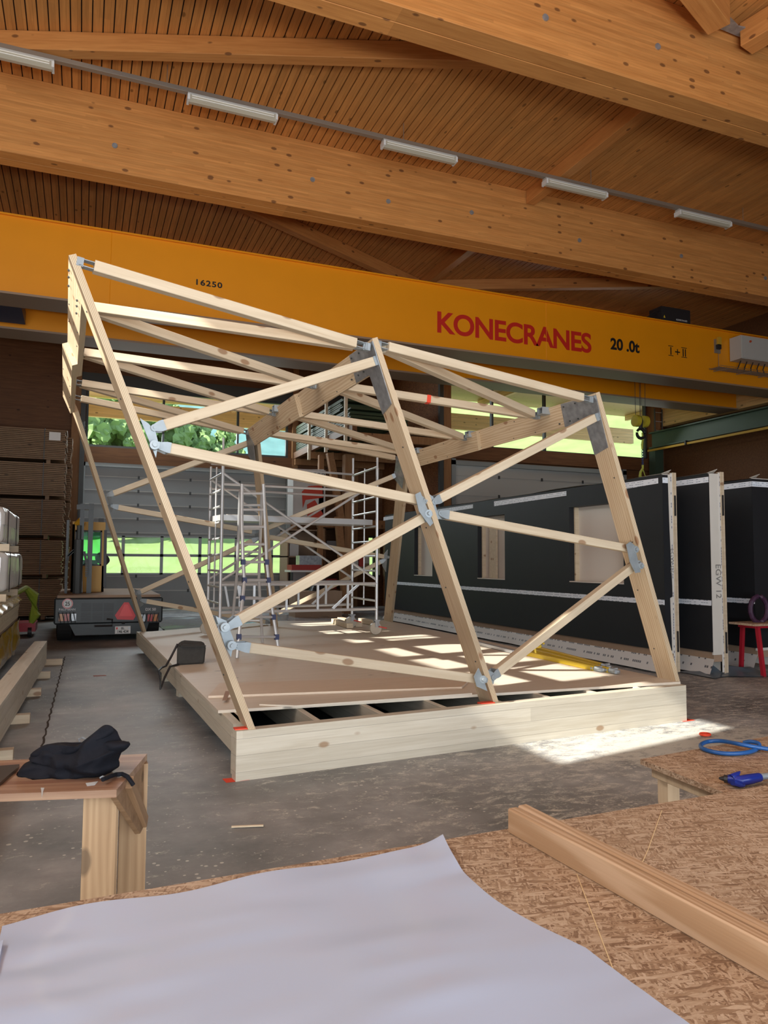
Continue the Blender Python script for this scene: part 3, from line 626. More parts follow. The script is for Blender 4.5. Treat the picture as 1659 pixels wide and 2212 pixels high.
for i, (px_, py_) in enumerate([(527, 1573), (1052, 1518)]):
    a = P(px_, py_, z=.365); MB().box((a.x-.07, a.y-.02, .3), (a.x+.07, a.y+.05, .368)).build('painted_foot', M_REDP, frames[i])
# ---- struts
def strut(A, B, label, group, sec=.078, br=(.11, .11), plate=1, side=(0, -1, 0), nm='timber_strut', mat=None):
    A, B = V(A), V(B); d = (B-A).normalized(); a = A+d*br[0]; b = B-d*br[1]
    t = thing(nm, a, label, 'strut', group)
    barobj('timber', a, b, sec, sec, mat or M_PALE, t, ch=.004)
    M = frame_M(a, d); yv = V(M.col[1][:3]); zv = V(M.col[2][:3])
    for e, o, L in ((a, -1, br[0]), (b, 1, br[1])):
        if L < .02: continue
        mb = MB(); dd = d*o
        if plate:
            for s in (-1, 1):
                c0 = e+yv*(s*(sec/2+.003)); pts = [c0-zv*(sec/2)-dd*.01, c0+zv*(sec/2)-dd*.01, c0+zv*(sec/2)+dd*.02, c0+zv*(sec*.22)+dd*L, c0-zv*(sec*.22)+dd*L, c0-zv*(sec/2)+dd*.02]
                mb.prism(pts, yv*(s*.004))
            mb.bar(e-dd*.002, e+dd*.008, sec, sec)
            c = e+dd*(L*.72); mb.tube([c-yv*(sec/2+.03), c+yv*(sec/2+.03)], .011, 8); mb.tube([c-yv*(sec/2+.022), c-yv*(sec/2+.008)], .026, 12)
        else:
            for s in (-1, 1): c0 = e+zv*(s*sec*.3); mb.bar(c0-dd*.12, c0+dd*L, sec*.7, .006)
            mb.bar(e+dd*L*.7, e+dd*(L+.015), sec*.7, sec*.8)
        mb.build('end_bracket', M_GALV, t)
    return t
VS = (NFr, Fp[0]+V((0, .09, 0)))
def fs(a, b, label, **k): strut(P(*a, pl=VS), P(*b, pl=VS), label, 'slanted struts of the front side', **k)
fs((322, 929), (818, 778), 'front strut rising from the left post node to the steel corner of the middle frame', br=(.1, .06))
fs((330, 962), (918, 1084), 'long front strut sloping down from left post node to middle post node', br=(.11, .09))
fs((480, 1358), (928, 1110), 'front strut rising from the lower left gusset to the middle post', br=(.13, .09))
fs((498, 1393), (1045, 1468), 'lowest front strut running to the foot of the middle post', br=(.13, .09))
fs((926, 1088), (1292, 898), 'front strut rising from middle post node to the top of the right frame', br=(.1, .07))
fs((938, 1108), (1372, 1188), 'front strut running right from middle post node across the black panel', br=(.12, .08))
fs((1054, 1465), (1381, 1212), 'front strut rising from the middle post foot to the right post', br=(.1, .08))
# gusset plates on the posts (flat steel in the front plane)
gus = [(0, [(302, 903), (320, 914), (336, 932), (342, 956), (337, 989)]), (0, [(466, 1331), (489, 1341), (506, 1384), (499, 1420), (486, 1396)]),
       (1, [(897, 1068), (908, 1062), (922, 1096), (936, 1130), (929, 1137), (905, 1104)]), (1, [(922, 1064), (936, 1073), (945, 1105), (953, 1121), (942, 1122)]),
       (1, [(1024, 1462), (1034, 1443), (1046, 1470), (1053, 1493), (1030, 1483)]), (1, [(1050, 1446), (1065, 1452), (1070, 1462), (1066, 1478), (1060, 1476)]),
       (2, [(1353, 1176), (1362, 1170), (1371, 1178), (1384, 1236), (1373, 1238), (1361, 1214)])]
for i, poly in gus:
    off = .045 if poly[0][0] in (302, 466, 922, 1050) else -.012
    pts = [P(x, y, pl=(NFr, Fp[0]+V((0, off, 0)))) for x, y in poly]; MB().prism(pts, V((0, .008, 0))).build('gusset_plate', M_GALV, frames[i])
for i, (x, y) in ((0, (333, 963)), (0, (484, 1354)), (0, (499, 1393)), (1, (1038, 1466)), (1, (921, 1110)), (2, (1367, 1187)), (2, (1378, 1222))):
    c = P(x, y, pl=(NFr, Fp[0]+V((0, .03, 0)))); MB().tube([c, c-V((0, .05, 0))], .034, 16).tube([c, c-V((0, .075, 0))], .017, 8).build('bolt', M_GALV, frames[i])
# back side struts
b_d = (Bp[2]-Bp[0]).normalized(); NB = b_d.cross((Rp[2]+Rp[1])/2-(Bp[1]+Bp[2])/2).normalized(); PB = (NB, (Bp[0]+Bp[2])/2)
def bs(a, b, label, **k): strut(P(*a, pl=PB), P(*b, pl=PB), label, 'slanted struts of the back side', **k)
bs((230, 1072), (556, 950), 'back strut rising from the left back post to the middle frame above the gate'); bs((236, 1093), (556, 1150), 'back strut sloping gently down from the left back post in front of the gate')
bs((292, 1284), (560, 1162), 'lower back strut rising over the green gate windows'); bs((300, 1296), (582, 1345), 'lowest back strut beside the sideloader, behind the left front post')
bs((560, 1148), (862, 1024), 'back strut behind the scaffold rising to the right frame'); bs((566, 1158), (838, 1204), 'nearly level back strut behind the scaffold bracing')
bs((590, 1330), (834, 1208), 'lower back strut rising behind the scaffold truss')
for i, poly in ((0, [(226, 1058), (238, 1064), (246, 1098), (240, 1108)]), (0, [(290, 1272), (302, 1276), (310, 1306), (303, 1312)]), (1, [(548, 1142), (560, 1142), (566, 1166), (553, 1166)]), (2, [(838, 1187), (826, 1202), (826, 1222), (834, 1236)]), (2, [(852, 1018), (868, 1018), (868, 1032), (852, 1032)])):
    MB().prism([P(x, y, pl=PB) for x, y in poly], V((0, .01, 0))).build('gusset_plate', M_GALV, frames[i])
# roof struts
def rnode(i, s): return Tp[i].lerp(Rp[i], s)-V((0, 0, .055))
def solve(i, target, ax):
    lo, hi = 0, 1
    for _ in range(30):
        m = (lo+hi)/2; v = pix(rnode(i, m))[ax]
        inc = pix(rnode(i, 1))[ax] > pix(rnode(i, 0))[ax]
        if (v < target) == inc: lo = m
        else: hi = m
    return (lo+hi)/2
n1 = [0.006, solve(0, 661, 1), solve(0, 760, 1), solve(0, 826, 1), .985]
n2 = [.012, solve(1, 692, 0), solve(1, 606, 0), .985]
n3 = [.012, solve(2, 1172, 0), solve(2, 1016, 0), solve(2, 906, 0), .985]
print('NODES', n1, n2, n3)
def rs(i, s, j, q, label, side_i=1):
    a = rnode(i, s)+NN[i]*.02; b = rnode(j, q)-NN[j]*(TH+.02)
    strut(a, b, label, 'roof struts of the tower', br=(.1, .12), plate=0)
RS1 = [(0, 0, 'topmost roof strut joining the tips of the left and middle frames'), (1, 0, 'second roof strut from the top, from the left rafter to the middle frame tip'), (1, 1, 'roof strut falling from the left rafter across the orange crane to the middle rafter'),
       (2, 1, 'roof strut from the middle of the left rafter, passing under the crane girder'), (2, 2, 'roof strut falling from the middle of the left rafter to the small steel bracket'), (3, 2, 'roof strut crossing in front of the left clerestory top'),
       (3, 3, 'roof strut falling from low on the left rafter to the middle frame back corner'), (4, 3, 'lowest roof strut on the left, from the back corner of the left frame')]
for a, b, l in RS1: rs(0, n1[a], 1, n2[b], l)
RS2 = [(0, 0, 'right-hand topmost roof strut joining the tips of the middle and right frames'), (0, 1, 'roof strut falling from the middle frame tip to the first bracket on the right rafter'), (1, 1, 'roof strut marked with red tape'),
       (1, 2, 'roof strut falling behind the middle post to the second bracket of the right rafter'), (2, 2, 'level roof strut behind the middle post ending at the second right bracket'), (2, 3, 'roof strut falling past the wood racks behind the middle post'),
       (3, 3, 'roof strut from the back corner of the middle frame to the right rafter end'), (3, 4, 'lowest roof strut between the back corners of middle and right frames')]
for a, b, l in RS2: rs(1, n2[a], 2, n3[b], l)
tp = [o for o in scn.objects if o.get('label') == 'roof strut marked with red tape'][0]
ti = [c for c in tp.children if c.name.startswith('timber')][0]
A, B = rnode(1, n2[1])+NN[1]*.02, rnode(2, n3[1])-NN[2]*(TH+.02); c = None
for q in range(200):
    m = A.lerp(B, q/200)
    if pix(m)[0] > 923: c = m; break
d = (B-A).normalized(); MB().bar(c-d*.022, c+d*.022, .083, .083).build('red_tape', M_REDP, ti, frame_M(c, d))
# hanger brackets on the rafters
for i, ss in ((1, (n2[2],)), (2, n3[1:4])):
    for s in ss:
        c = Tp[i].lerp(Rp[i], s)-NN[i]*(TH+.03)+V((0, -.13, -.02)); d = (Rp[i]-Tp[i]).normalized(); mb = MB()
        M = frame_M(c, d); y_, z_ = V(M.col[1][:3]), V(M.col[2][:3])
        for s1 in (-1, 1): mb.bar(c+z_*(s1*.035)-y_*.05, c+z_*(s1*.035)+y_*.05, .1, .008, d.cross(y_)); mb.bar(c+d*(s1*.05)-y_*.05, c+d*(s1*.05)+y_*.05, .008, .078, z_)
        mb.build('hanger_bracket', M_GALV, frames[i])

# ---- floor platform
pf = thing('floor_platform', (1.1, 5.6, 0), 'low timber floor platform carrying the leaning tower', 'platform')
A, B = P(511, 1580, z=.36), P(1482, 1480, z=.36); xd = (B-A).normalized(); yd = V((0, 0, 1)).cross(xd)
M = frame_M((A.x, A.y, .18), xd); MB().prism([V((A.x, A.y, 0)), V((B.x, B.y, 0)), V((B.x, B.y, 0))+yd*.1, V((A.x, A.y, 0))+yd*.1], (0, 0, .36)).build('front_beam', M_BEAM, pf, M)
L0 = V((1.10, 5.75, 0)); L1_ = V((.92, 13.75, 0))
barobj('side_beam', L0+V((.06, 0, .25)), L1_+V((.06, 0, .25)), .1, .22, M_BEAM, pf)
DKR = [V((5.8, 6.05, 0)), V((5.9, 14.3, 0))]
barobj('side_beam', DKR[0]+V((-.08, .05, .24)), DKR[1]+V((-.06, 0, .24)), .1, .22, M_BEAM, pf)
barobj('rear_beam', L1_+V((.05, 0, .24)), DKR[1]+V((0, 0, .24)), .1, .22, M_BEAM, pf)
for q in (1.20, 1.75, 2.32, 2.92, 3.5, 4.05, 4.62, 5.2): 
    y0 = A.y+(q-A.x)*xd.y/xd.x+.1
    barobj('joist', (q, y0, .235), (q-.12, 13.7, .235), .055, .25, M_BEAM, pf)
MB().prism([(1.15, 5.65, .095), (5.75, 6.1, .095), (5.8, 14, .095), (1.0, 13.6, .095)], (0, 0, .01)).build('cavity_lining', M_MEMB, pf)
dk = [P(471, 1541, z=.36), P(1470, 1477.5, z=.36), V((5.95, 14.45, .36)), P(601, 1344, z=.36), P(302, 1369, z=.36)]
M = frame_M((1, 6, .37), xd); MB().prism(dk, (0, 0, .024)).build('plywood_deck', M_PLY, pf, M)
bp = [P(x, y, z=.385) for x, y in ((450, 1508), (474, 1480), (1030, 1462), (1010, 1476), (998, 1488))]
t = MB().prism(bp, (0, 0, .02)).build('loose_board', wood('pinkish_plywood', (.74, .63, .50), (.64, .52, .40), 'X', grain=.35, knots=.05), None, frame_M(bp[0], xd)); tag(t, 'long loose plywood strip with a slot lying on the platform edge', 'board')
sl = [P(x, y, z=.406) for x, y in ((480, 1513), (487, 1493), (497, 1493), (490, 1513))]; MB().prism(sl, (0, 0, .001)).build('slot', plain('slot_shadow_wood', (.35, .2, .12)), t)
bp = [P(x, y, z=.385) for x, y in ((560, 1524), (1010, 1494), (1020, 1500), (640, 1527))]
t = MB().prism(bp, (0, 0, .012)).build('loose_board', M_PLY, None, frame_M(bp[0], xd)); tag(t, 'thin plywood offcut lying along the front edge of the deck', 'board')
for i, (x, y) in enumerate([(352, 1472), (384, 1505), (505, 1676)]):
    c = P(x, y, z=0); zt = .14 if i < 2 else .3
    t = barobj('support_block', (c.x-.0, c.y+.02, zt/2), (c.x+.24, c.y+.06, zt/2), .12, zt, M_BEAM); tag(t, ['small wooden support block under the left platform edge, the farther one', 'small wooden support block under the left platform edge, the nearer one', 'upright wooden block tucked behind the front beam corner'][i], 'block')
for i, (x, y, l) in enumerate([(507, 1685, 'orange-red paint mark on the floor under the front beam corner'), (1480, 1556, 'orange-red paint mark under the right end of the front beam'), (214, 1460, 'faded red paint mark on the aisle floor')]):
    c = P(x, y, z=0); t = MB().prism([(c.x-.07, c.y-.05, .001), (c.x+.1, c.y-.04, .001), (c.x+.08, c.y+.05, .001), (c.x-.08, c.y+.06, .001)], (0, 0, .001)).build('paint_mark', M_REDP if i < 2 else plain('faded_red', (.3, .1, .07), .8)); tag(t, l, 'paint mark')
# tool bag on the deck
M_BAG = plain('grey_canvas', (.05, .048, .044), .9, 0, .2, .3, 20, .2)
c = P(414, 1436, z=.385); tb = thing('tool_bag', c, 'dark grey canvas tool bag with shoulder strap on the platform', 'bag')
mb = MB().prism([c+V(p) for p in ((-.17, 0, 0), (.15, .03, 0), (.17, .05, .2), (.14, .06, .235), (-.1, .05, .26), (-.17, .0, .22))], (.03, .26, 0)); b = mb.build('body', M_BAG, tb)
b.modifiers.new('bevel', 'BEVEL').width = .02
MB().bar(c+V((-.14, -.002, .225)), c+V((.16, .04, .21)), .012, .05, (0, -1, 0)).build('zip_flap', M_BAG, tb)
MB().tube([c+V((-.16, .05, .24)), c+V((-.24, -.02, .1)), c+V((-.3, -.1, .015)), c+V((-.36, -.2, .01)), c+V((-.40, -.33, .0)), c+V((-.38, -.36, -.2)), c+V((-.33, -.25, -.1)), c+V((-.26, -.15, .012)), c+V((-.15, 0, .01))], .013, 8).build('strap', M_BLK, tb)
# yellow telescopic props, aluminium bars, film on the deck
M_YEL = plain('yellow_tool_paint', (.72, .52, .03), .4)
for i, (a, b, l) in enumerate([((1148, 1405), (1316, 1448), 'yellow prop bar with clamp handles, the one nearer the black film'), ((1140, 1412), (1284, 1444), 'yellow bar with metal fittings, the nearest of the bundle'), ((1162, 1401), (1300, 1438), 'yellow clamp bar half hidden at the back of the bundle')]):
    A_, B_ = P(*a, z=.41), P(*b, z=.41); d = (B_-A_).normalized(); t = thing('clamp_bar', A_, l, 'clamp', 'yellow clamp bars on the deck')
    MB().bar(A_, B_, .05, .06, ch=.01).build('bar', M_YEL, t); MB().bar(B_, B_+d*.14, .04, .035).tube([B_+V((-.03, .03, 0)), B_+V((.07, -.06, .02))], .016, 8).tube([B_+d*.08+V((-.03, .03, .02)), B_+d*.1+V((.03, -.05, .0))], .02, 8).build('fitting', M_GALV, t)
    if i == 1: MB().tube([A_+d*.2, A_+d*.2+V((0, .02, .1)), A_+d*.32+V((0, .02, .12))], .014, 8).build('handle', M_YEL, t)
    if i == 2: MB().tube([A_+d*.1, A_+d*.1+V((0, .02, .09)), A_+d*.22+V((0, .02, .09))], .014, 8).build('handle', M_YEL, t)
A_, B_ = P(1030, 1388, z=.41), P(1112, 1408, z=.41); t = barobj('aluminium_profile', A_, B_, .08, .04, M_ALU); tag(t, 'grey aluminium profile lying on the deck behind the middle post', 'profile')
c = P(1100, 1352, z=.3)
def film(u, v):
    X = 6.05+.5*v+.12*sin(u*19); Y = 7.6+6.8*u; return (X, Y, .012+.22*(1-abs(2*v-1))*(.7+.3*noise.noise(V((X*3, Y*2, 0))))+.03*noise.noise(V((X*9, Y*5, 3))))
t = MB().grid(film, 70, 10).build('plastic_film', plain('black_film', (.015, .015, .017), .22, 0, .6), None, smooth=True); tag(t, 'crumpled black plastic film along the right side of the platform', 'film')
# squared offcuts under the scaffold
for i, (a, b, l) in enumerate([((722, 1341), (756, 1352), 'short squared offcut beside the rear scaffold wheel, leftmost'), ((735, 1338), (775, 1349), 'short squared offcut behind the rear scaffold wheel'), ((780, 1340), (812, 1346), 'squared offcut lying between the two right scaffold wheels')]):
    t = barobj('wood_offcut', P(*a, z=.435), P(*b, z=.435), .12, .09, M_PALE); tag(t, l, 'wood block')

# ================================================================= SCAFFOLD TOWER
sc = thing('mobile_scaffold', (3.3, 12, .385), 'aluminium mobile scaffold tower on castors standing on the platform', 'scaffold')
FRt, RRt = P(813, 1350, z=.385+.17), P(762, 1336, z=.385+.17)
FRt = P(813, 1372, z=.385); RRt = P(760, 1357, z=.385); RLt = P(448, 1372, z=.385); FLt = P(474, 1386, z=.385)
def vline(p, z): return V((p.x, p.y, z))
def topz(p, ypx):
    d = (p-CAM).dot(FW); lo, hi = 0, 6
    for _ in range(30):
        m = (lo+hi)/2
        if pix((p.x, p.y, m))[1] > ypx: lo = m
        else: hi = m
    return lo
posts = {'FR': (FRt, topz(FRt, 968)), 'RR': (RRt, topz(RRt, 990)), 'RL': (RLt, topz(RLt, 1008)), 'FL': (FLt, topz(FLt, 946))}
for k_, (p, zt) in posts.items():
    MB().tube([vline(p, .62), vline(p, zt-.35), vline(p, zt-.33), vline(p, zt)], [.025, .025, .018, .018], 10).build('upright', M_ALU, sc)
    wl = MB().tube([vline(p, .5)+V((-.02, 0, 0))+V((0, -.03, 0)), vline(p, .5)+V((-.02, .03, 0))], .1, 20).build('castor_wheel', plain('castor_plastic', (.42, .38, .31), .4) if k_ != 'x' else None, sc)
    MB().bar(vline(p, .52)+V((0, -.04, 0)), vline(p, .64)+V((0, -.04, 0)), .07, .006, (0, 1, 0)).bar(vline(p, .52)+V((0, .04, 0)), vline(p, .64)+V((0, .04, 0)), .07, .006, (0, 1, 0)).box(vline(p, .62)+V((-.05, -.05, 0)), vline(p, .64)+V((.05, .05, 0))).build('castor_fork', M_GALVD, sc)
    MB().bar(vline(p, .53)+V((.02, -.05, 0)), vline(p, .5)+V((.16, -.05, 0)), .04, .02).build('brake_pedal', plain('brake_red', (.45, .03, .02), .5), sc)
def lad(a, b, z0, z1, st, nm):
    z = z0
    while z < z1:
        MB().tube([vline(a, z), vline(b, z)], .018, 8).build(nm, M_ALU, sc); z += st
lad(FRt, RRt, .95, 2.95, .25, 'rung'); lad(FLt, RLt, .95, 3.1, .25, 'rung')
cR = FRt.lerp(RRt, .5); cL = FLt.lerp(RLt, .5)
for p, zt in ((cR, 3.25), (cL, 3.1)): MB().tube([vline(p, .85), vline(p, zt)], .014, 8).build('ladder_rail', M_ALU, sc)
for z in (3.2,): MB().tube([vline(FRt, z), vline(RRt, z)], .02, 8).build('guard_rail', M_ALU, sc)
for a, b in ((FRt, FLt), (RRt, RLt)):
    for z in ((.82, 1.24) if a is FRt else (.82, 1.24)): MB().tube([vline(a, z), vline(b, z)], .024, 8).build('ledger', M_ALU, sc)
    n = 4
    for q in range(1, n+1):
        m = a.lerp(b, q/(n+1)*1.0); MB().bar(vline(m, .82), vline(m, 1.24), .035, .035, (1, 0, 0)).build('truss_strut', M_ALU, sc)
    for q in (0, 3): MB().bar(vline(a.lerp(b, .12 + q*.25), 1.24 if q == 0 else .84), vline(a.lerp(b, .3+q*.2), .84 if q == 0 else 1.24), .035, .035, (1, 0, 0)).build('truss_strut', M_ALU, sc)
    for s in (0, 1): MB().tube([vline(a, 2.95 if s else 1.3), vline(b, 1.3 if s else 2.95)], .02, 8).build('cross_brace', M_ALU, sc)
for z in (2.8, 3.22): MB().tube([vline(RRt, z), vline(RLt, z)], .02, 8).build('guard_rail', M_ALU, sc)
for z in (2.78,): MB().tube([vline(FRt, z), vline(FLt, z)], .02, 8).build('guard_rail', M_ALU, sc)
pa, pb = vline(FLt.lerp(RLt, .5), 2.28), vline(FRt.lerp(RRt, .5), 2.28)
MB().bar(pa, pb, .62, .09).build('platform_board', M_ALU, sc)
MB().bar(pa+V((.1, 0, .046)), pb+V((-.1, 0, .046)), .56, .012).build('plywood_insert', M_PLY, sc)
# ladder
ldr = thing('stepladder', P(555, 1400, z=.385), 'aluminium multi-purpose stepladder with blue rung caps beside the scaffold', 'ladder')
M_BCAP = plain('blue_cap', (.02, .03, .10), .5)
def pd(x, y, d): return P(x, y, d=d)
dl, dr_ = 9.45, 9.9
Lr = [pd(512, 1422, 9.3), pd(520, 1330, 9.5), pd(528, 1253, 9.75), pd(525, 1213, 9.8), pd(522, 1120, 9.95), pd(523, 1046, 10.05)]
Rr = [pd(603, 1410, 9.85), pd(589, 1322, 9.95), pd(580, 1253, 10.0), pd(576, 1213, 10.0), pd(572, 1120, 10.1), pd(569, 1046, 10.15)]
for L_ in (Lr, Rr): MB().tube(L_, .024, 8).build('rail', M_ALU, ldr); MB().tube([L_[0], L_[0]+V((0, 0, -.05))], .03, 8).build('rubber_foot', M_BCAP, ldr)
def at_y(L_, y):
    for i in range(len(L_)-1):
        a, b = pix(L_[i])[1], pix(L_[i+1])[1]
        if a >= y >= b: return L_[i].lerp(L_[i+1], (a-y)/(a-b))
    return L_[0]
for y in (1376, 1333, 1293, 1253, 1214, 1176, 1138, 1101, 1066):
    a, b = at_y(Lr, y), at_y(Rr, y); MB().tube([a, b], .018, 8).build('rung', M_ALU, ldr)
    if y > 1200:
        for q in (a, b): MB().bar(q-V((.028, 0, 0)), q+V((.028, 0, 0)), .06, .07).build('rung_cap', M_BCAP, ldr)
Lb = [pd(500, 1360, 11.1), pd(512, 1240, 10.7), pd(519, 1060, 10.15)]; Rb = [pd(567, 1388, 11.1), pd(559, 1250, 10.8), pd(566, 1060, 10.25)]
for L_ in (Lb, Rb): MB().tube(L_, .022, 8).build('rail', M_ALU, ldr)
for y in (1340, 1290, 1240, 1190, 1140, 1090): MB().tube([at_y(Lb, y), at_y(Rb, y)], .016, 8).build('rung', M_ALU, ldr)
# ================================================================= BLACK WALL PANELS
M_CREAM = plain('white_board_lining', (.70, .66, .60), .6); M_BRN = plain('brown_fibre_board', (.36, .25, .17), .7, 0, .3, .12, 8)
def panel(X0, X1, Ya, Yb, holes, label, tape_top, seg, endblack, hand=None, jag=True):
    t = thing('wall_panel', (X0, Ya, 0), label, 'wall panel', 'black wrapped wall elements standing on the right')
    zb, zt = .34, 2.9
    mb = MB(); ys = sorted({Ya, Yb, *[h[0] for h in holes], *[h[1] for h in holes]}); zs = sorted({zb, zt, *[h[2] for h in holes], *[h[3] for h in holes]})
    for i in range(len(ys)-1):
        for j in range(len(zs)-1):
            cy, cz = (ys[i]+ys[i+1])/2, (zs[j]+zs[j+1])/2
            if not any(h[0] < cy < h[1] and h[2] < cz < h[3] for h in holes): mb.box((X0, ys[i], zs[j]), (X1-.06, ys[i+1], zs[j+1]))
    mb.build('membrane_facing', M_MEMB, t)
    mb = MB().box((X1-.06, Ya, .05), (X1, Yb, zt)); o = mb.build('inner_board', M_CREAM, t)
    MB().box((X0+.03, Ya+.01, .2), (X1-.06, Yb, zb)).build('sill_board', M_BRN, t)
    # white printed membrane hanging from the bottom
    def fl(u, v): 
        y = Ya+(Yb-Ya)*u; return (X0+.03-.10*v-.03*v*noise.noise(V((y*1.3, v, X0))), y, .24-.21*v)
    MB().grid(fl, 60, 4).build('bottom_membrane', M_MEMW, t, smooth=True)
    for h in holes:
        MB().box((X0-.01, h[0], h[2]-.012), (X1-.06, h[1], h[2]+.006)).build('opening_sill', M_CREAM, t)
        MB().box((X0+.1, h[1]-.03, h[2]), (X1-.06, h[1], h[3])).build('opening_frame', M_PALE, t)
    # end face: membrane wrapped round the corner, pale layer with print and the timber edge
    zt2 = zt+.03; w_ = X1-X0; eb = endblack
    if eb: 
        pts = [(X0, Ya-.004, zb), (X0+eb*1.2, Ya-.004, zb), (X0+eb, Ya-.004, 1.1), (X0+eb*1.5, Ya-.004, 1.12), (X0+eb*1.15, Ya-.004, 2.1), (X0+eb, Ya-.004, zt), (X0, Ya-.004, zt)]
        MB().prism(pts, (0, .006, 0)).build('end_wrap', M_MEMB, t)
    MB().box((X0+.01, Ya-.002, .3), (X1-.075, Ya+.02, zt2-.02)).build('end_membrane', M_MEMP, t)
    MB().box((X1-.095, Ya-.006, .05), (X1-.06, Ya+.0, zt2)).build('printed_edge_tape', M_TAPEV, t)
    MB().box((X1-.06, Ya-.012, .03), (X1-.035, Ya+.06, zt2+.01)).box((X1-.028, Ya-.012, .03), (X1+.012, Ya+.06, zt2+.01)).build('edge_timber', M_PALE, t)
    for z in (.32, 2.3): MB().bar((X1-.028, Ya-.014, z), (X1-.028, Ya-.014, z+.3), .02, .035, (0, 1, 0)).build('connector', M_BLK, t)
    # tapes
    MB().box((X0-.003, Ya, 1.0), (X0, Yb-.2, 1.075)).build('tape', M_TAPE, t)
    for a, b in tape_top: MB().prism([(X0-.003, a, 2.78), (X0-.003, b, 2.76), (X0-.003, b, 2.86), (X0-.003, a, 2.86)], (.003, 0, 0)).build('tape', M_TAPE, t)
    if eb: MB().box((X0, Ya-.007, 2.78), (X0+eb, Ya-.003, 2.86)).build('tape', M_TAPEX, t)
    def tp_(u, v):
        y = Ya+(Yb-Ya)*u; return (X0-.01+(X1-X0+.01)*v, y, 2.905+.035*max(0, noise.noise(V((y*1.1, v*2, X0*7))))+.05*max(0, noise.noise(V((y*.5, 3, X0)))))
    MB().grid(tp_, 70, 5).build('top_wrap', M_MEMP, t, smooth=True)
    MB().prism([(X0+.02, Ya+.05, 2.92), (X0+.12, Ya-.05, 2.97), (X0+.2, Ya+.1, 2.93)], (0, 0, .004)).build('loose_flap', M_MEMP, t)
    if hand:
        s, pos, z, sz = hand; M = Matrix.Translation(V((pos, Ya-.008, z))) @ Matrix.Rotation(radians(90), 4, 'X') @ Matrix.Rotation(radians(-90), 4, 'Z')
        text('handwriting', s, M, sz, plain('pencil_grey', (.22, .21, .2)), t, .0005)
    for yy in (Ya+1.2, (Ya+Yb)/2, Yb-1): MB().box((X0+.05, yy, 0), (X1-.01, yy+.12, .05)).build('floor_batten', M_PALE, t)
    return t
def hole(x0, x1, y0, y1, X):
    a = P(x0, y1, X=X); b = P(x1, y0, X=X); a2 = P(x0, y0, X=X); b2 = P(x1, y1, X=X)
    return (b.y, a.y, (a.z+b2.z)/2, (a2.z+b.z)/2)
XA = 7.85
H1 = [hole(895, 934, 1137, 1243, XA), hole(1032, 1090, 1114, 1250, XA), hole(1231, 1345, 1090, 1258, XA)]
def yy(px_): return P(px_, 1200, X=XA).y
panel(XA, 8.09, 8.47, 19.2, H1, 'nearest black wrapped wall element with three window openings behind the leaning frames', [(yy(1425), yy(1350)), (yy(1225), yy(1068)), (yy(1022), yy(945)), (yy(862), yy(828))], None, .10, ('EGW 02', 7.97, 1.82, .1))
Xb = P(1532, 1100, Y=8.12).x
panel(Xb, Xb+.27, 8.12, 17.0, [], 'second black wrapped wall element from the left, with wide pale end face', [(8.12, 13)], None, 0, ('EGW 12', Xb+.09, 1.6, .14))
Xc = P(1625, 1100, Y=8.3).x
panel(Xc, Xc+.5, 8.3, 16.0, [], 'third black wrapped wall element at the right edge with taped top corner', [(8.3, 12)], None, .4)
def fg(u, v):
    return (8.2+1.2*u, 7.9+.7*v+.1*sin(u*7), .012+.12*(1-abs(2*v-1))*(.6+.6*noise.noise(V((u*4, v*3, 1))))*(1-abs(2*u-1)**3))
t = MB().grid(fg, 30, 12).build('floor_film', plain('bluish_film', (.10, .13, .16), .3, 0, .5), None, smooth=True); tag(t, 'bluish plastic film crumpled on the floor under the black elements', 'film')
# window board bits seen through opening B and C are the neighbouring studs
for i, (yv_, l) in enumerate([(hole(1058, 1075, 1120, 1250, 8.0)[0], 'raw timber stud seen through the middle window opening of the black element')]):
    t = MB().box((7.96, yv_, .9), (8.0, yv_+.28, 2.4)).build('timber_stud', M_PALE, bpy.data.objects['wall_panel'])
# red trestle at the right edge
c = P(1652, 1462, z=0); t = thing('red_trestle', c, 'red metal trestle with a wooden top at the right edge', 'trestle'); M_RST = plain('red_trestle_paint', (.40, .015, .03), .4)
for a in ((0, 0), (.12, .5), (.8, 0), (.9, .5)): MB().bar(c+V((a[0]-.02, a[1], 0)), c+V((a[0]*.9-.06, a[1]*.7+.05, .72)), .05, .05, (0, 1, 0)).build('leg', M_RST, t)
MB().bar(c+V((-.1, .2, .7)), c+V((1.0, .2, .7)), .3, .04).build('rail', M_RST, t); MB().bar(c+V((-.2, .2, .735)), c+V((1.0, .2, .735)), .45, .03).build('top', M_OSB, t)
t = MB().tube([c+V((.15+.17*cos(q), .2, .94+.19*sin(q))) for q in [radians(v) for v in range(0, 361, 24)]], .035, 8).build('cable_coil', plain('purple_cable', (.05, .02, .05), .5)); tag(t, 'dark purple cable coil standing on the red trestle', 'cable')

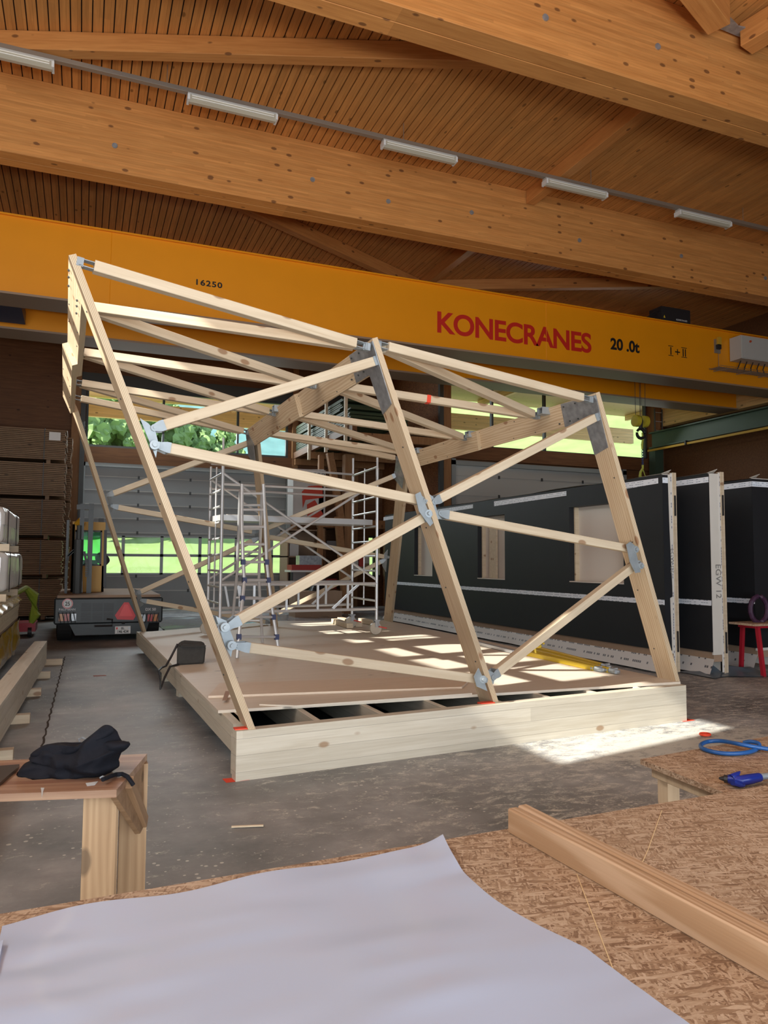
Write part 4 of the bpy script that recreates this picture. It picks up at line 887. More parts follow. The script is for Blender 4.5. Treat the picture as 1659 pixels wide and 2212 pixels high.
# ================================================================= LEFT SIDE
def layered(x0, x1, y0, y1, z0, z1, n, seed, name, mat, par):
    rnd = random.Random(seed); mb = MB(); h = (z1-z0)/n
    for k in range(n): mb.box((x0, y0+rnd.uniform(0, .012), z0+k*h+.004), (x1+rnd.uniform(-.03, .03), y1, z0+(k+1)*h-.008))
    return mb.build(name, mat, par)
M_BRD = wood('dark_stored_boards', (.30, .19, .105), (.17, .10, .055), 'X', grain=.4, knots=.15, rough=.6)
zs_ = [(.14, 1.1), (1.22, 2.13), (2.25, 3.2), (3.3, 4.18), (4.27, 5.09)]
for i, (a, b) in enumerate(zs_):
    t = thing('board_pack', (-2.5, 21.5, a), 'pack of dark boards in the tall left stack, ' + ['lowest on the floor', 'second from the floor', 'third from the floor', 'fourth from the floor', 'topmost with a white label'][i], 'board pack', 'board packs in the front stack')
    layered(-4.2, -.48, 21.5, 22.6, a, b, int((b-a)/.048), i, 'boards', M_BRD, t)
    MB().box((-1.02, 21.488, a), (-1.0, 22.6, b+.003)).build('strap', M_BLK, t)
    for q in (-3.5, -.9): MB().box((q-.05, 21.55, a-.1), (q+.05, 22.6, a+.003)).build('bearer', M_BRD, t)
    if i == 4: MB().box((-.9, 21.47, b-.3), (-.62, 21.485, b-.08)).build('paper_label', M_WHITE, t)
for i, (a, b) in enumerate(zs_):
    t = thing('board_pack', (-1.5, 23, a), 'rear pack of dark boards behind the front stack, ' + ['lowest on the floor', 'second from the floor', 'third from the floor', 'fourth from the floor', 'topmost'][i], 'board pack', 'board packs in the rear stack')
    layered(-2.2, -.36, 23.0, 24, a, b+.04, int((b-a)/.055), i+9, 'boards', M_BRD, t)
# wrapped bundles
M_FOIL = plain('white_foil', (.62, .62, .60), .16, 0, .7, .1, 5); M_YF = plain('yellow_foil', (.62, .40, .03), .18, 0, .7, .3, 4)
def bundle(x0, x1, y0, y1, z0, z1, label, taper=.0):
    t = thing('wrapped_bundle', (x0, y0, z0), label, 'wrapped bundle', 'foil wrapped timber bundles on the left')
    def f(u, v):
        a = 2*pi*v; ca, sa = cos(a), sin(a); e = .22
        sx = math.copysign(abs(ca)**e, ca); sz = math.copysign(abs(sa)**e, sa); y = y0+(y1-y0)*u; en = 1-.12*max(0, abs(2*u-1)-.93)/.07
        rip = .012*sin(y*38)*(abs(sx) > .6)+.02*noise.noise(V((y*2, v*9, z0)))
        return ((x0+x1)/2+sx*((x1-x0)/2+rip)*en, y, (z0+z1)/2+sz*((z1-z0)/2)*en)
    mb = MB().grid(f, 110, 48); mb.f.append(tuple(j*111 for j in range(48))); mb.f.append(tuple(j*111+110 for j in range(47, -1, -1))); mb.build('foil', M_FOIL, t, smooth=True)
    MB().prism([V((x1-.35, y0-.012, z1-.08)), V((x1-.12, y0-.012, z1-.12)), V((x1-.1, y0-.012, z0+.22)), V((x1-.22, y0-.012, z0+.1)), V((x1-.4, y0-.012, z0+.1))], (0, -.002, 0)).build('dark_opening', M_BLK, t) if taper else None
    for q in (.15, .75): MB().tube([V((x1+.012, y0+(y1-y0)*q, z0)), V((x1+.012, y0+(y1-y0)*q, z1))], .006, 6).build('strap', M_BLK, t)
    return t
XL = -1.0
bundle(XL-1.1, XL-.02, 11.75, 14.2, 1.83, 2.37, 'upper white foil wrapped bundle at the left edge with a dark hole', 1); bundle(XL-1.1, XL+.02, 11.7, 14.7, 1.13, 1.72, 'lower white foil wrapped bundle at the left edge')
for i, (yb, zz, l) in enumerate([(11.8, 1.725, 'front sticker between the two white bundles'), (13.4, 1.725, 'rear sticker between the two white bundles'), (11.6, 1.02, 'front squared bearer under the lower white bundle'), (13.6, 1.02, 'rear squared bearer under the lower white bundle')]):
    t = MB().box((XL-1.1, yb, zz), (XL+.04, yb+.12, zz+.1)).build('bearer', M_PALE); tag(t, l, 'bearer', 'bearers of the left bundles')
t = thing('timber_stack', (XL, 10, 0), 'stack of squared timbers wrapped in yellow foil along the left edge', 'timber stack')
mb = MB()
for k in range(5): mb.box((XL-1.1, 9.4+.02*k, .72+.055*k), (XL-.0+.01*(k % 2), 14.6, .77+.055*k))
mb.build('boards', M_PALE, t); M_ = frame_M((XL-.4, 9, .64), (0, 1, 0)); MB().bar((XL-.12, 7.6, .65), (XL-.12, 14.7, .65), .22, .12).build('timber', M_PALE, t, M_)
def yf(u, v):
    y = 8.6+5.9*u; return (XL+.03+.03*noise.noise(V((y*1.6, v*2, 1))), y, .12+.46*v)
MB().grid(yf, 90, 14).build('yellow_foil', M_YF, t, smooth=True); MB().box((XL-1.1, 8.6, .1), (XL, 14.5, .58)).build('core', M_BRD, t)
def yf2(u, v):
    y = 10.6+3.8*u; return (XL-.2+.27*v+.02*noise.noise(V((y*4, v*3, 7))), y, 1.015-.16*max(0, v-.4)**1.0*(1+.6*noise.noise(V((y*2, 0, 0))))+.01*noise.noise(V((y*6, v*5, 2))))
MB().grid(yf2, 60, 10).build('foil_flap', M_YF, t, smooth=True)
for y in (9, 11.5, 14): MB().box((XL-1.1, y, 0), (XL, y+.12, .1)).build('bearer', M_PALE, t)
t = MB().tube([(XL-.1, 14.4, .98), (XL+.08, 14.9, 1.1), (XL+.2, 15.1, .95), (XL+.24, 15.1, .6), (XL+.18, 15.1, .45)], [.04, .05, .1, .1, .04], 8).build('hanging_strap', plain('green_yellow_strap', (.25, .32, .03), .5, 0, .5, .5, 3)); tag(t, 'yellow and green lifting strap hanging off the left stack', 'strap')
t = thing('pallet_truck', (-1.0, 17.5, 0), 'red pallet truck end sticking out behind the left stack', 'pallet truck')
a = P(63, 1352, Y=17.2); MB().box((a.x-.4, 17.2, a.z-.12), (a.x+.12, 18, a.z+.06)).build('fork', M_RST, t); MB().tube([(a.x-.02, 17.2, .1), (a.x+.05, 17.2, .1)], .1, 14).build('wheel', M_BLK, t); MB().bar((a.x, 17.3, .1), (a.x+.03, 17.3, a.z), .05, .05, (0, 1, 0)).build('wheel_arm', M_BLK, t)
# long floor beam on stickers
t = barobj('long_timber_beam', (-.75, 3.9, .25), (-.52, 12.1, .25), .17, .32, M_BEAM); tag(t, 'long pale timber beam lying on stickers along the left aisle', 'beam')
for i, (x, y) in enumerate([(138, 1427), (112, 1455), (92, 1492), (68, 1548), (32, 1625)]):
    c = P(x-3, y+1, z=.05); t = MB().box((c.x-.42, c.y-.05, 0), (c.x, c.y+.05, .085)).build('sticker', M_PALE); tag(t, 'flat sticker under the long timber beam, ' + ['farthest one', 'second farthest', 'middle one', 'second nearest', 'nearest one'][i], 'sticker', 'stickers under the long beam')

# ================================================================= SIDELOADER
Yk = 15.9
def q_(x, y, Y=Yk): return P(x, y, Y=Y)
fk = thing('sideloader_truck', (0.5, Yk, 0), 'dark grey and yellow sideloader truck parked in front of the gate', 'forklift')
M_FK = plain('sideloader_grey', (.036, .044, .046), .42, .1, .5, .08, 3); M_FKY = plain('cab_yellow', (.62, .33, .02), .45)
xl, xr = q_(117, 1300).x, q_(352, 1300).x
zt, zm, zb = q_(230, 1291).z, q_(230, 1347).z, q_(230, 1371).z
b = MB().box((xl, Yk, zm), (xr, 19.6, zt)).build('body', M_FK, fk); b.modifiers.new('bevel', 'BEVEL').width = .03
MB().prism([(q_(150, 1347).x, Yk+.01, zm), (q_(162, 1371).x, Yk+.01, zb), (q_(314, 1371).x, Yk+.01, zb), (q_(322, 1347).x, Yk+.01, zm)], (0, 1.2, 0)).build('bumper', M_FK, fk)
MB().box((xl+.05, Yk+.05, zt), (xr-.05, 19.6, zt+.05)).build('deck', M_BRN, fk)
M_TYR = plain('tyre_rubber', (.012, .012, .012), .8)
for a in (xl+.05, xr-.35):
    for yv in (Yk+.45, 19.0):
        w_ = thing('x', (0, 0, 0), None, None) if False else None
        o = MB().tube([(a, yv, .4), (a+.02, yv, .4), (a+.28, yv, .4), (a+.3, yv, .4)], [.34, .4, .4, .34], 28).build('wheel', M_TYR, fk)
        MB().tube([(a-.004, yv, .4), (a+.304, yv, .4)], .2, 20).build('rim', M_FKY, o)
M_LAMP = plain('lamp_red', (.42, .01, .01), .25); M_LO = plain('lamp_orange', (.5, .16, .01), .25)
for s, x0 in ((1, 124), (-1, 344)):
    mb = MB(); a, b = q_(x0, 1334), q_(x0+s*40, 1334); hz = .1
    MB().box((a.x, Yk-.01, a.z-hz), (b.x, Yk+.01, a.z+hz)).build('lamp_recess', M_BLK, fk)
    for k, mm in ((.08, M_LO), (.38, M_LAMP), (.75, M_GALVD)): MB().box((a.x+(b.x-a.x)*k, Yk-.03, a.z-hz*.7), (a.x+(b.x-a.x)*(k+.26), Yk-.01, a.z+hz*.7)).build('tail_lamp', mm, fk)
    for k in range(5): MB().tube([(a.x+(b.x-a.x)*(.06+.2*k), Yk-.05, a.z+hz), (a.x+(b.x-a.x)*(.18+.2*k), Yk-.05, a.z-hz)], .008, 6).build('lamp_guard_bar', M_FK, fk)
for col in range(3):
    a, b = q_(176+24.5*col, 1303), q_(197+24.5*col, 1303)
    for rw_ in range(2):
        z1 = a.z-.19*rw_; mb = MB().box((a.x, Yk-.004, z1-.17), (b.x, Yk+.01, z1)); o = mb.build('vent_recess', M_BLK, fk); mb = MB()
        for k in range(5): mb.bar((a.x, Yk-.012, z1-.02-.034*k), (b.x, Yk-.012, z1-.02-.034*k), .012, .014)
        mb.build('vent_slats', M_FK, o)
def poly(pts, name, mat, off, par=fk, th=.006): return MB().prism([V((q_(x, y).x, Yk-off, q_(x, y).z)) for x, y in pts], (0, th, 0)).build(name, mat, par)
M_RR = plain('reflector_red', (.75, .02, .02), .35)
tri = poly([(268, 1301), (278, 1301), (293, 1330), (288, 1339), (253, 1338), (248, 1329)], 'warning_triangle', plain('triangle_rim', (.6, .015, .02), .4), .02); poly([(269, 1306), (276, 1306), (287, 1331), (257, 1331)], 'reflector_field', M_RR, .025, tri)
c = q_(146, 1304); sg = MB().tube([(c.x, Yk-.02, c.z), (c.x, Yk, c.z)], .1, 32).build('speed_sign', M_LAMP, fk); MB().tube([(c.x, Yk-.024, c.z), (c.x, Yk-.02, c.z)], .076, 32).build('sign_face', M_WHITE, sg)
text('sign_digits', '25', textM((c.x, Yk-.026, c.z-.038), (1, 0, 0)), .11, M_BLACK, sg, .001, .002, .85, 1, 'CENTER')
a = q_(127, 1319); text('lettering', 'BAUMANN', textM((a.x, Yk-.008, a.z), (1, 0, 0)), .058, plain('silver_lettering', (.5, .5, .5), .4), fk, .002, .002, 1.05)
a = q_(314, 1319); text('lettering', 'DX 50', textM((a.x, Yk-.008, a.z), (1, 0, 0)), .075, plain('silver_letters', (.5, .5, .5), .4), fk, .002, .002, 1.0)
a, b = q_(248, 1369), q_(282, 1352); npl = MB().box((a.x, Yk-.03, a.z), (b.x, Yk-.015, b.z)).build('number_plate', M_WHITE, fk)
text('plate_text', 'BL', textM(((a.x+b.x)/2, Yk-.032, a.z+.085), (1, 0, 0)), .065, M_BLACK, npl, .001, .001, 1, 1, 'CENTER'); text('plate_text', '146 434', textM(((a.x+b.x)/2, Yk-.032, a.z+.015), (1, 0, 0)), .082, M_BLACK, npl, .001, .001, .85, .95, 'CENTER')
for sx_, mm in ((a.x+.02, M_RR), (b.x-.045, M_GALVD)): MB().box((sx_, Yk-.033, b.z-.06), (sx_+.03, Yk-.03, b.z-.02)).build('plate_crest', mm, npl)
a, b = q_(204, 1352), q_(242, 1352); MB().tube([(a.x, Yk-.05, a.z), (b.x, Yk-.05, a.z), (b.x, Yk-.05, a.z+.12), (b.x-.1, Yk-.03, a.z+.13)], .018, 8).build('tow_bar', M_BLK, fk)
MB().tube([q_(263, 1346), q_(270, 1346)], .02, 8).build('handle', M_BLK, fk)
Ym = 16.9
for a, b in ((167, 183), (186, 203)):
    p0, p1 = P(a, 1285, Y=Ym), P(b, 1088, Y=Ym); MB().box((p0.x, Ym, zt), (p1.x, Ym+.18, p1.z)).build('mast_profile', M_FK, fk)
p0, p1 = P(166, 1090, Y=Ym), P(203, 1090, Y=Ym); MB().box((p0.x, Ym-.02, p0.z-.1), (p1.x, Ym+.2, p0.z)).build('mast_crosshead', M_FK, fk)
p0 = P(171, 1140, Y=Ym-.1); MB().tube([(p0.x, Ym-.1, zt), (p0.x, Ym-.1, p0.z-.25), (p0.x, Ym-.1, p0.z-.24), (p0.x, Ym-.1, p0.z+.05)], [.09, .09, .045, .045], 14).build('lift_cylinder', M_DARKST, fk)
MB().tube([P(179, 1170, Y=Ym-.1), P(176, 1220, Y=Ym-.1), P(177, 1280, Y=Ym-.1)], .016, 8).build('hose', M_GALVD, fk)
def chain(pts, nm): 
    mb = MB(); 
    for i in range(len(pts)-1):
        for k in range(7):
            c = pts[i].lerp(pts[i+1], k/7); mb.box(c-V((.025, .03, .025)), c+V((.025, .03, .012)))
    return mb.build(nm, M_DARKST, fk)
chain([P(160, 1188, Y=Ym), P(147, 1200, Y=Ym), P(143, 1222, Y=Ym), P(142, 1260, Y=Ym)], 'hose_chain'); chain([P(182, 1192, Y=Ym-.15), P(187, 1215, Y=Ym-.15), P(187, 1248, Y=Ym-.15)], 'hose_chain')
p0, p1 = P(139, 1278, Y=Ym), P(148, 1180, Y=Ym); MB().box((p0.x, Ym, zt), (p1.x, Ym+.3, p1.z+.55)).build('load_guard', M_FK, fk)
Yc = 17.6; c0, c1 = P(152, 1275, Y=Yc), P(228, 1134, Y=Yc); cx0, cx1, cz1 = c0.x, c1.x, c1.z
cab = MB()
wa, wb = P(160, 1222, Y=Yc), P(221, 1146, Y=Yc)
rects(cab, cx0, cx1, zt, cz1, [(wa.x, wb.x, wa.z, wb.z)], lambda a, b, c, d: cab.box((a, Yc, c), (b, Yc+.06, d)))
rects(cab, cx0, cx1, zt, cz1, [(wa.x, wb.x, wa.z, wb.z)], lambda a, b, c, d: cab.box((a, Yc+1.3, c), (b, Yc+1.36, d)))
cab.box((cx0, Yc, cz1), (cx1, Yc+1.36, cz1+.06)); cab.box((cx0, Yc, zt), (cx0+.05, Yc+1.36, cz1)); cab.box((cx1-.05, Yc, zt), (cx1, Yc+1.36, wa.z)); cb_ = cab.build('cab', M_FKY, fk)
mb = MB()
for a in (wa.x, wb.x-.035): mb.box((a, Yc-.01, wa.z), (a+.035, Yc, wb.z))
for z in (wa.z, wb.z-.035): mb.box((wa.x, Yc-.01, z), (wb.x, Yc, z+.035))
mb.build('window_seal', M_BLK, cb_); MB().box((wa.x, Yc+.02, wa.z), (wb.x, Yc+.026, wb.z)).build('cab_glass', glassmat('green_cab_glass', (.45, .9, .6)), cb_)
MB().box((cx0+.15, Yc+.5, zt), (cx0+.55, Yc+.9, zt+.75)).build('seat', M_BLK, cb_); MB().tube([(cx0+.62, Yc+.3, zt+.75), (cx0+.66, Yc+.25, zt+.8)], .16, 18).build('steering_wheel', M_BLK, cb_)
MB().box((P(213, 1134, Y=Yc).x, Yc+.1, cz1+.06), (P(225, 1120, Y=Yc).x, Yc+.3, P(225, 1119, Y=Yc).z)).build('work_lamp', M_BLK, fk)
MB().tube([P(163, 1134, Y=Yc), P(172, 1127, Y=Yc), P(182, 1133, Y=Yc)], [.05, .1, .05], 10).build('beacon', M_FKY, fk)
MB().bar(P(228, 1145, Y=Yc), P(226, 1268, Y=Yc), .06, .06, (0, 1, 0)).build('ladder_strip', M_BLK, fk)

# ================================================================= WORKSHOP CORNER (between the gates)
mz = thing('mezzanine_rack', (6.8, 19, 5.2), 'timber mezzanine rack high up between the two gates', 'rack')
for x in (6.85, 8.3, 10.0): barobj('bearer', (x, 19.0, 5.3), (x, 25.1, 5.3), .14, .22, M_TIMD, mz)
for y in (19.2, 21.2, 23.2, 25.0): barobj('crossbeam', (6.8, y, 5.08), (10.15, y, 5.08), .16, .22, M_POST, mz)
for y in (19.4, 21.2, 23.0): MB().box((6.7, y, 4.9), (6.78, y+.09, 6.9)).build('rack_post', M_PALE, mz)
M_GRN = plain('green_sheet_edges', (.045, .065, .03), .6, 0, .3, .5, 1.2)
for g, (z0, n, l) in enumerate([(5.45, 8, 'stack of long green metal sheets on the mezzanine, lower layer'), (5.98, 6, 'stack of long green metal sheets on the mezzanine, upper layer')]):
    mb = MB(); rnd = random.Random(g)
    for k in range(n): mb.box((6.82+.03*rnd.random(), 19.2+.7*g+rnd.random()*.4, z0+.06*k), (8.6, 25.0, z0+.06*k+.045))
    t = mb.build('sheet_stack', M_GRN); tag(t, l, 'sheet stack', 'green sheets on the mezzanine')
for k in range(3):
    c = V((8.9+.35*k, 20.3, 5.45)); t = MB().box(c, c+V((.3, .5, .22+.05*k))).build('wood_bundle', M_BRD); tag(t, 'small bundle of offcuts on the mezzanine edge, ' + ['left one', 'middle one', 'right one'][k], 'wood bundle', 'offcut bundles on the mezzanine')
a, b = P(752, 1340, Y=22), P(768, 1000, Y=22)
t = MB().box((a.x-.14, 22, 0), (a.x+.16, 22.3, 5.0)).build('timber_column', M_POST); tag(t, 'vertical timber column carrying the mezzanine', 'column')
a, b = P(712, 985, Y=22), P(738, 1130, Y=22); t = barobj('slanted_prop', V((a.x, 22, 5.0)), V((b.x, 22, b.z)), .2, .2, M_POST, None, (0, 1, 0)); tag(t, 'slanted timber prop under the mezzanine', 'prop')
a, b = P(730, 1150, Y=21.8), P(748, 1320, Y=21.8); t = barobj('slanted_prop', V((a.x, 21.8, 3.0)), V((b.x, 21.8, 0)), .2, .2, M_POST, None, (0, 1, 0)); tag(t, 'lower slanted timber leg behind the scaffold', 'prop')
barobj('crossbeam', (6.9, 22.55, 2.82), (9.9, 22.55, 2.82), .2, .26, M_POST, mz)
barobj('shelf_board', (6.9, 22.95, 2.9), (9.9, 22.95, 2.9), .8, .06, M_POST, mz)
for x in (7.0, 9.85): MB().box((x-.08, 22.5, 0), (x+.08, 22.66, 5.0)).build('rack_post', M_POST, mz)
# hanging package with red print
a, b = P(634, 1012, Y=22.5), P(702, 1128, Y=22.5)
t = thing('wrapped_package', (a.x, 22.5, b.z), 'white and red printed package standing behind the scaffold', 'package')
MB().box((a.x, 22.5, b.z), (b.x, 23.2, a.z)).build('film', M_FOIL, t); M_PR = plain('print_red', (.55, .05, .02), .4)
def pk(x, y): q = P(x, y, Y=22.49); return V((q.x, 22.49, q.z))
for poly_ in ([(652, 1062), (666, 1050), (696, 1048), (698, 1075), (660, 1080), (654, 1098)], [(663, 1090), (680, 1080), (698, 1110), (680, 1128), (664, 1122)]): MB().prism([pk(*q) for q in poly_], (0, -.004, 0)).build('red_print', M_PR, t)
text('lettering', 'BAUDER', textM(pk(657, 1024), (1, 0, 0)), .19, M_BLACK, t, .002, .004, .95)
MB().prism([pk(650, 1026), pk(700, 1026), pk(700, 1014), pk(650, 1014)], (0, .003, 0)).build('title_band', M_WHITE, t)
# work bench, machine, shelves
def sh(x0, x1, y0, y1, Y, dep, label, nm, cat, mat, shelves=3):
    a, b = P(x0, y1, Y=Y), P(x1, y0, Y=Y); zb_ = max(0, a.z) ; t = thing(nm, (a.x, Y, zb_), label, cat)
    for q in (a.x, b.x-.04): MB().box((q, Y, zb_), (q+.04, Y+dep, b.z)).build('side_panel', mat, t)
    MB().box((a.x, Y+dep-.03, zb_), (b.x, Y+dep, b.z)).build('back_panel', mat, t)
    for k in range(shelves+1): z = zb_+(b.z-zb_-.04)*k/shelves; MB().box((a.x, Y, z), (b.x, Y+dep, z+.04)).build('shelf', mat, t)
    return a, b, t
a, b, t = sh(619, 700, 1145, 1330, 23.5, 1.0, 'open brown plywood shelf right of the gate', 'storage_shelf', 'shelf', M_BRN, 3)
a2, b2, t = sh(700, 756, 1140, 1330, 23.2, 1.0, 'dark shelf with tools behind the scaffold', 'storage_shelf', 'shelf', M_TIMD, 4)
rnd = random.Random(5)
M_BX = [plain('box_' + n, c, .6) for n, c in (('cardboard', (.30, .2, .11)), ('red', (.4, .04, .03)), ('grey', (.3, .3, .3)), ('white', (.6, .6, .58)), ('blue', (.03, .08, .3)))]
bn = ['cardboard', 'red', 'grey', 'white', 'blue']
def crate(x, y, z, w_, h, ci, l, cat='box'):
    t = thing('storage_box', (x, y, z), l, cat, 'boxes in the workshop corner'); MB().box((x, y, z), (x+w_, y+.35, z+h)).build('body', M_BX[ci], t); MB().box((x-.01, y-.01, z+h), (x+w_+.01, y+.36, z+h+.03)).build('lid', M_BX[ci], t)
zz = b.z; H = (b.z-max(0, a.z)-.04)/3; z0 = max(0, a.z)
crate(a.x+.15, 23.6, z0+H+.04, .5, .3, 2, 'grey storage box on the middle of the brown shelf'); crate(a.x+.8, 23.6, z0+.04, .45, .4, 0, 'cardboard box low on the brown shelf'); crate(a.x+.1, 23.6, z0+2*H+.04, .3, .4, 3, 'white box on the upper level of the brown shelf')
H2 = (b2.z-max(0, a2.z)-.04)/4; crate(a2.x+.1, 23.3, z0+H2+.04, .35, .3, 1, 'red box on the dark tool shelf'); crate(a2.x+.55, 23.3, z0+2*H2+.04, .3, .25, 4, 'small blue box on the dark tool shelf'); crate(a2.x+.1, 23.3, z0+3*H2+.04, .35, .2, 2, 'grey box on the upper tool shelf')
a = P(631, 1240, Y=21.6); t = thing('table_saw', (a.x, 21.6, 0), 'small machine with white top and red body behind the scaffold', 'machine')
MB().box((a.x-.05, 21.6, 1.28), (a.x+1.1, 22.3, 1.34)).build('table', M_WHITE, t); MB().box((a.x, 21.65, 1.34), (a.x+.9, 22.2, 1.5)).build('body', M_BX[1], t); MB().box((a.x+.25, 21.7, 1.5), (a.x+.95, 22.1, 1.78)).build('hood', M_GALVD, t)
for q in (0, 1.0): MB().box((a.x+q, 21.7, 0), (a.x+q+.06, 21.76, 1.28)).build('leg', M_DARKST, t)
a = P(660, 1290, Y=20.5)
t = MB().box((a.x-.3, 20.5, .0), (a.x+1.1, 21.2, .75)).build('workbench_block', M_BRN); tag(t, 'low brown workbench behind the scaffold base', 'workbench')
t = MB().grid(lambda u, v: V((a.x+.2+.5*u, 20.6+.4*v, .76+.28*sin(pi*u)*sin(pi*v)*(1+.5*noise.noise(V((u*5, v*5, 0)))))), 14, 14).build('rubbish_bag', M_BLK, None, smooth=True); tag(t, 'black plastic bag heap on the low workbench', 'bag')
a = P(790, 1265, Y=22); t = thing('electrical_board', (a.x, 22, 1), 'row of small electrical boxes beside the far window', 'electrical box')
for k, mm in enumerate((M_CAB, M_BX[1], M_CAB)): MB().box((P(764+12*k, 1210, Y=22).x, 22, 1.35+.1*k), (P(774+12*k, 1210, Y=22).x, 22.15, 1.75+.1*k)).build('socket_box', mm, t)
MB().bar((P(762, 1210, Y=22).x, 22.18, 1.5), (P(802, 1210, Y=22).x, 22.18, 1.5), .04, .5).build('mounting_board', M_BRN, t)
def gf(u, v): return (1.8+4.8*u, 15.2+6.5*v, .015+.02*noise.noise(V((u*14, v*14, 0)))+.03*max(0, noise.noise(V((u*6, v*9, 4)))))
t = MB().grid(gf, 60, 60).build('floor_film', plain('clear_grey_film', (.30, .31, .33), .18, 0, .7, .2, 4), None, smooth=True); tag(t, 'shiny translucent film spread on the floor behind the platform', 'film')
t = MB().prism([(-.62, 5, .002), (-.60, 5, .002), (-.40, 16, .002), (-.42, 16, .002)], (0, 0, .001)).build('floor_joint', plain('floor_joint_dark', (.05, .045, .04), .9)) if False else None

# ================================================================= FOREGROUND
M_OLD = wood('worn_workbench_wood', (.34, .215, .125), (.2, .115, .06), 'X', grain=.45, knots=.2, rough=.5); M_OLDT = wood('stained_bench_top', (.46, .31, .20), (.20, .085, .055), 'X', grain=.5, knots=.1, rough=.42, gscale=.6)
M_OLDV = wood('worn_upright_wood', (.37, .245, .135), (.25, .15, .075), 'Z', grain=.4, knots=.5, rough=.5, rings=.4)
bench = thing('old_trestle', (0, 3.1, 0), 'old stained wooden trestle bench on the left carrying the black bag', 'bench')
tp4 = [P(318, 1628, z=.75), P(252, 1706, z=.75), P(-200, 1722, z=.75), P(-200, 1652, z=.75)]
tx = (tp4[1]-tp4[2]).normalized(); MB().prism([p-V((0, 0, .028)) for p in tp4], (0, 0, .028)).build('top', M_OLDT, bench, frame_M(tp4[2], tx))
a, b = P(178, 1800, Y=3.06), P(250, 1800, Y=3.06)
MB().box((a.x, 3.06, 0), (b.x, 3.1, .722)).build('leg', M_OLDV, bench)
MB().box((b.x-.03, 3.1, 0), (b.x+.01, 3.2, .722)).build('leg', M_OLDV, bench)
a, b = P(257, 1800, Y=3.42), P(316, 1800, Y=3.42); MB().box((a.x, 3.42, 0), (b.x, 3.46, .722)).build('leg', M_OLDV, bench)
MB().prism([tp4[0]+V((.0, 0, -.028)), tp4[1]+V((.0, 0, -.028)), tp4[0]+V((-.03, -.12, -.30)), tp4[0]+V((0, 0, -.30))], (-.02, 0, 0)).build('side_panel', M_OLD, bench)
A, B = P(273, 1690, d=2.9), P(306, 1775, d=3.2); barobj('brace', A, B, .05, .05, M_OLD, bench)
q = max(tp4[2].x, tp4[3].x)+.06
MB().box((q, 3.1, 0), (q+.15, 3.14, .722)).build('leg', M_OLDV, bench); MB().box((q, 3.42, 0), (q+.15, 3.46, .722)).build('leg', M_OLDV, bench)
M_PNT = plain('white_paint_drip', (.6, .66, .68), .5)
for pts in ([(88, 1702), (96, 1702), (94, 1707), (91, 1722), (90, 1722), (89, 1708)], [(185, 1692), (212, 1688), (205, 1696), (188, 1698)]): MB().prism([P(x, y, z=.7505) for x, y in pts], (0, 0, .0008)).build('paint_spill', M_PNT, bench)
# black bag
M_CLO = plain('black_canvas', (.010, .011, .016), .85, 0, .25, .3, 30, .25)
c = P(150, 1692, z=.75); bgx = (P(260, 1680, z=.75)-P(60, 1690, z=.75)).normalized(); bgy = V((0, 0, 1)).cross(bgx)
bag = thing('canvas_bag', c, 'black canvas bag lying slumped on the old wooden bench', 'bag')
def pillow(outline, dd, th, nm, sd, cen=None, rings=9, amp=.012):
    pts = [P(x, y, d=dd) for x, y in outline]; n = len(pts); sm = []
    for i in range(n):
        a, b, c_, d_ = pts[i-1], pts[i], pts[(i+1) % n], pts[(i+2) % n]
        for k in range(5):
            s = k/5; sm.append(.5*(2*b+(c_-a)*s+(2*a-5*b+4*c_-d_)*s*s+(3*b-a-3*c_+d_)*s**3))
    cc = P(*cen, d=dd) if cen else sum(sm, V((0, 0, 0)))/len(sm); m = len(sm); mb = MB(); fwd = V((FW.x, FW.y, 0)).normalized()
    for sgn in (-1, 1):
        b0 = len(mb.v)
        for r_ in range(rings+1):
            q = 1-r_/rings
            for p in sm:
                w_ = cc.lerp(p, q); t_ = th*sqrt(max(0, 1-q**2.4)); w_ = w_+fwd*(sgn*t_*(1+.5*noise.noise(w_*14+V((sd, 0, 0)))))+fwd*(amp*noise.noise(w_*30+V((0, sd, 0))))
                w_.z = max(w_.z, .752); mb.v.append(w_)
        for r_ in range(rings):
            for k in range(m):
                k2 = (k+1) % m; f = (b0+r_*m+k, b0+r_*m+k2, b0+(r_+1)*m+k2, b0+(r_+1)*m+k); mb.f.append(f if sgn < 0 else f[::-1])
    return mb.build(nm, M_CLO, bag, smooth=True)
pillow([(41, 1697), (42, 1668), (52, 1650), (76, 1638), (66, 1631), (92, 1612), (118, 1606), (160, 1612), (196, 1588), (228, 1565), (250, 1576), (264, 1602), (281, 1605), (262, 1626), (256, 1642), (258, 1655), (240, 1668), (228, 1682), (195, 1692), (140, 1702), (90, 1704)], 2.97, .10, 'body', 1, (160, 1650), rings=14, amp=.016)
pillow([(66, 1632), (92, 1611), (120, 1606), (165, 1611), (200, 1588), (228, 1565), (246, 1578), (226, 1596), (190, 1616), (150, 1630), (100, 1640)], 2.93, .035, 'flap', 4, (175, 1608), amp=.01)
pillow([(205, 1608), (238, 1600), (281, 1605), (262, 1626), (232, 1628), (200, 1625)], 2.93, .03, 'side_flap', 9, (240, 1614), amp=.01)
MB().tube([P(222, 1684, z=.77), P(236, 1678, z=.768), P(250, 1673, z=.762), P(264, 1672, z=.76), P(275, 1677, z=.758), P(283, 1688, z=.74), P(288, 1696, z=.725)], .0085, 8).build('strap', M_CLO, bag, smooth=True)
MB().tube([P(172, 1602, d=3.25), P(170, 1596, d=3.25), P(178, 1593, d=3.25), P(186, 1597, d=3.25)], .004, 8).build('metal_ring', M_GALV, bag)
MB().tube([P(215, 1681, z=.76), P(222, 1677, z=.765), P(229, 1681, z=.76)], .004, 8).build('buckle', M_GALV, bag)
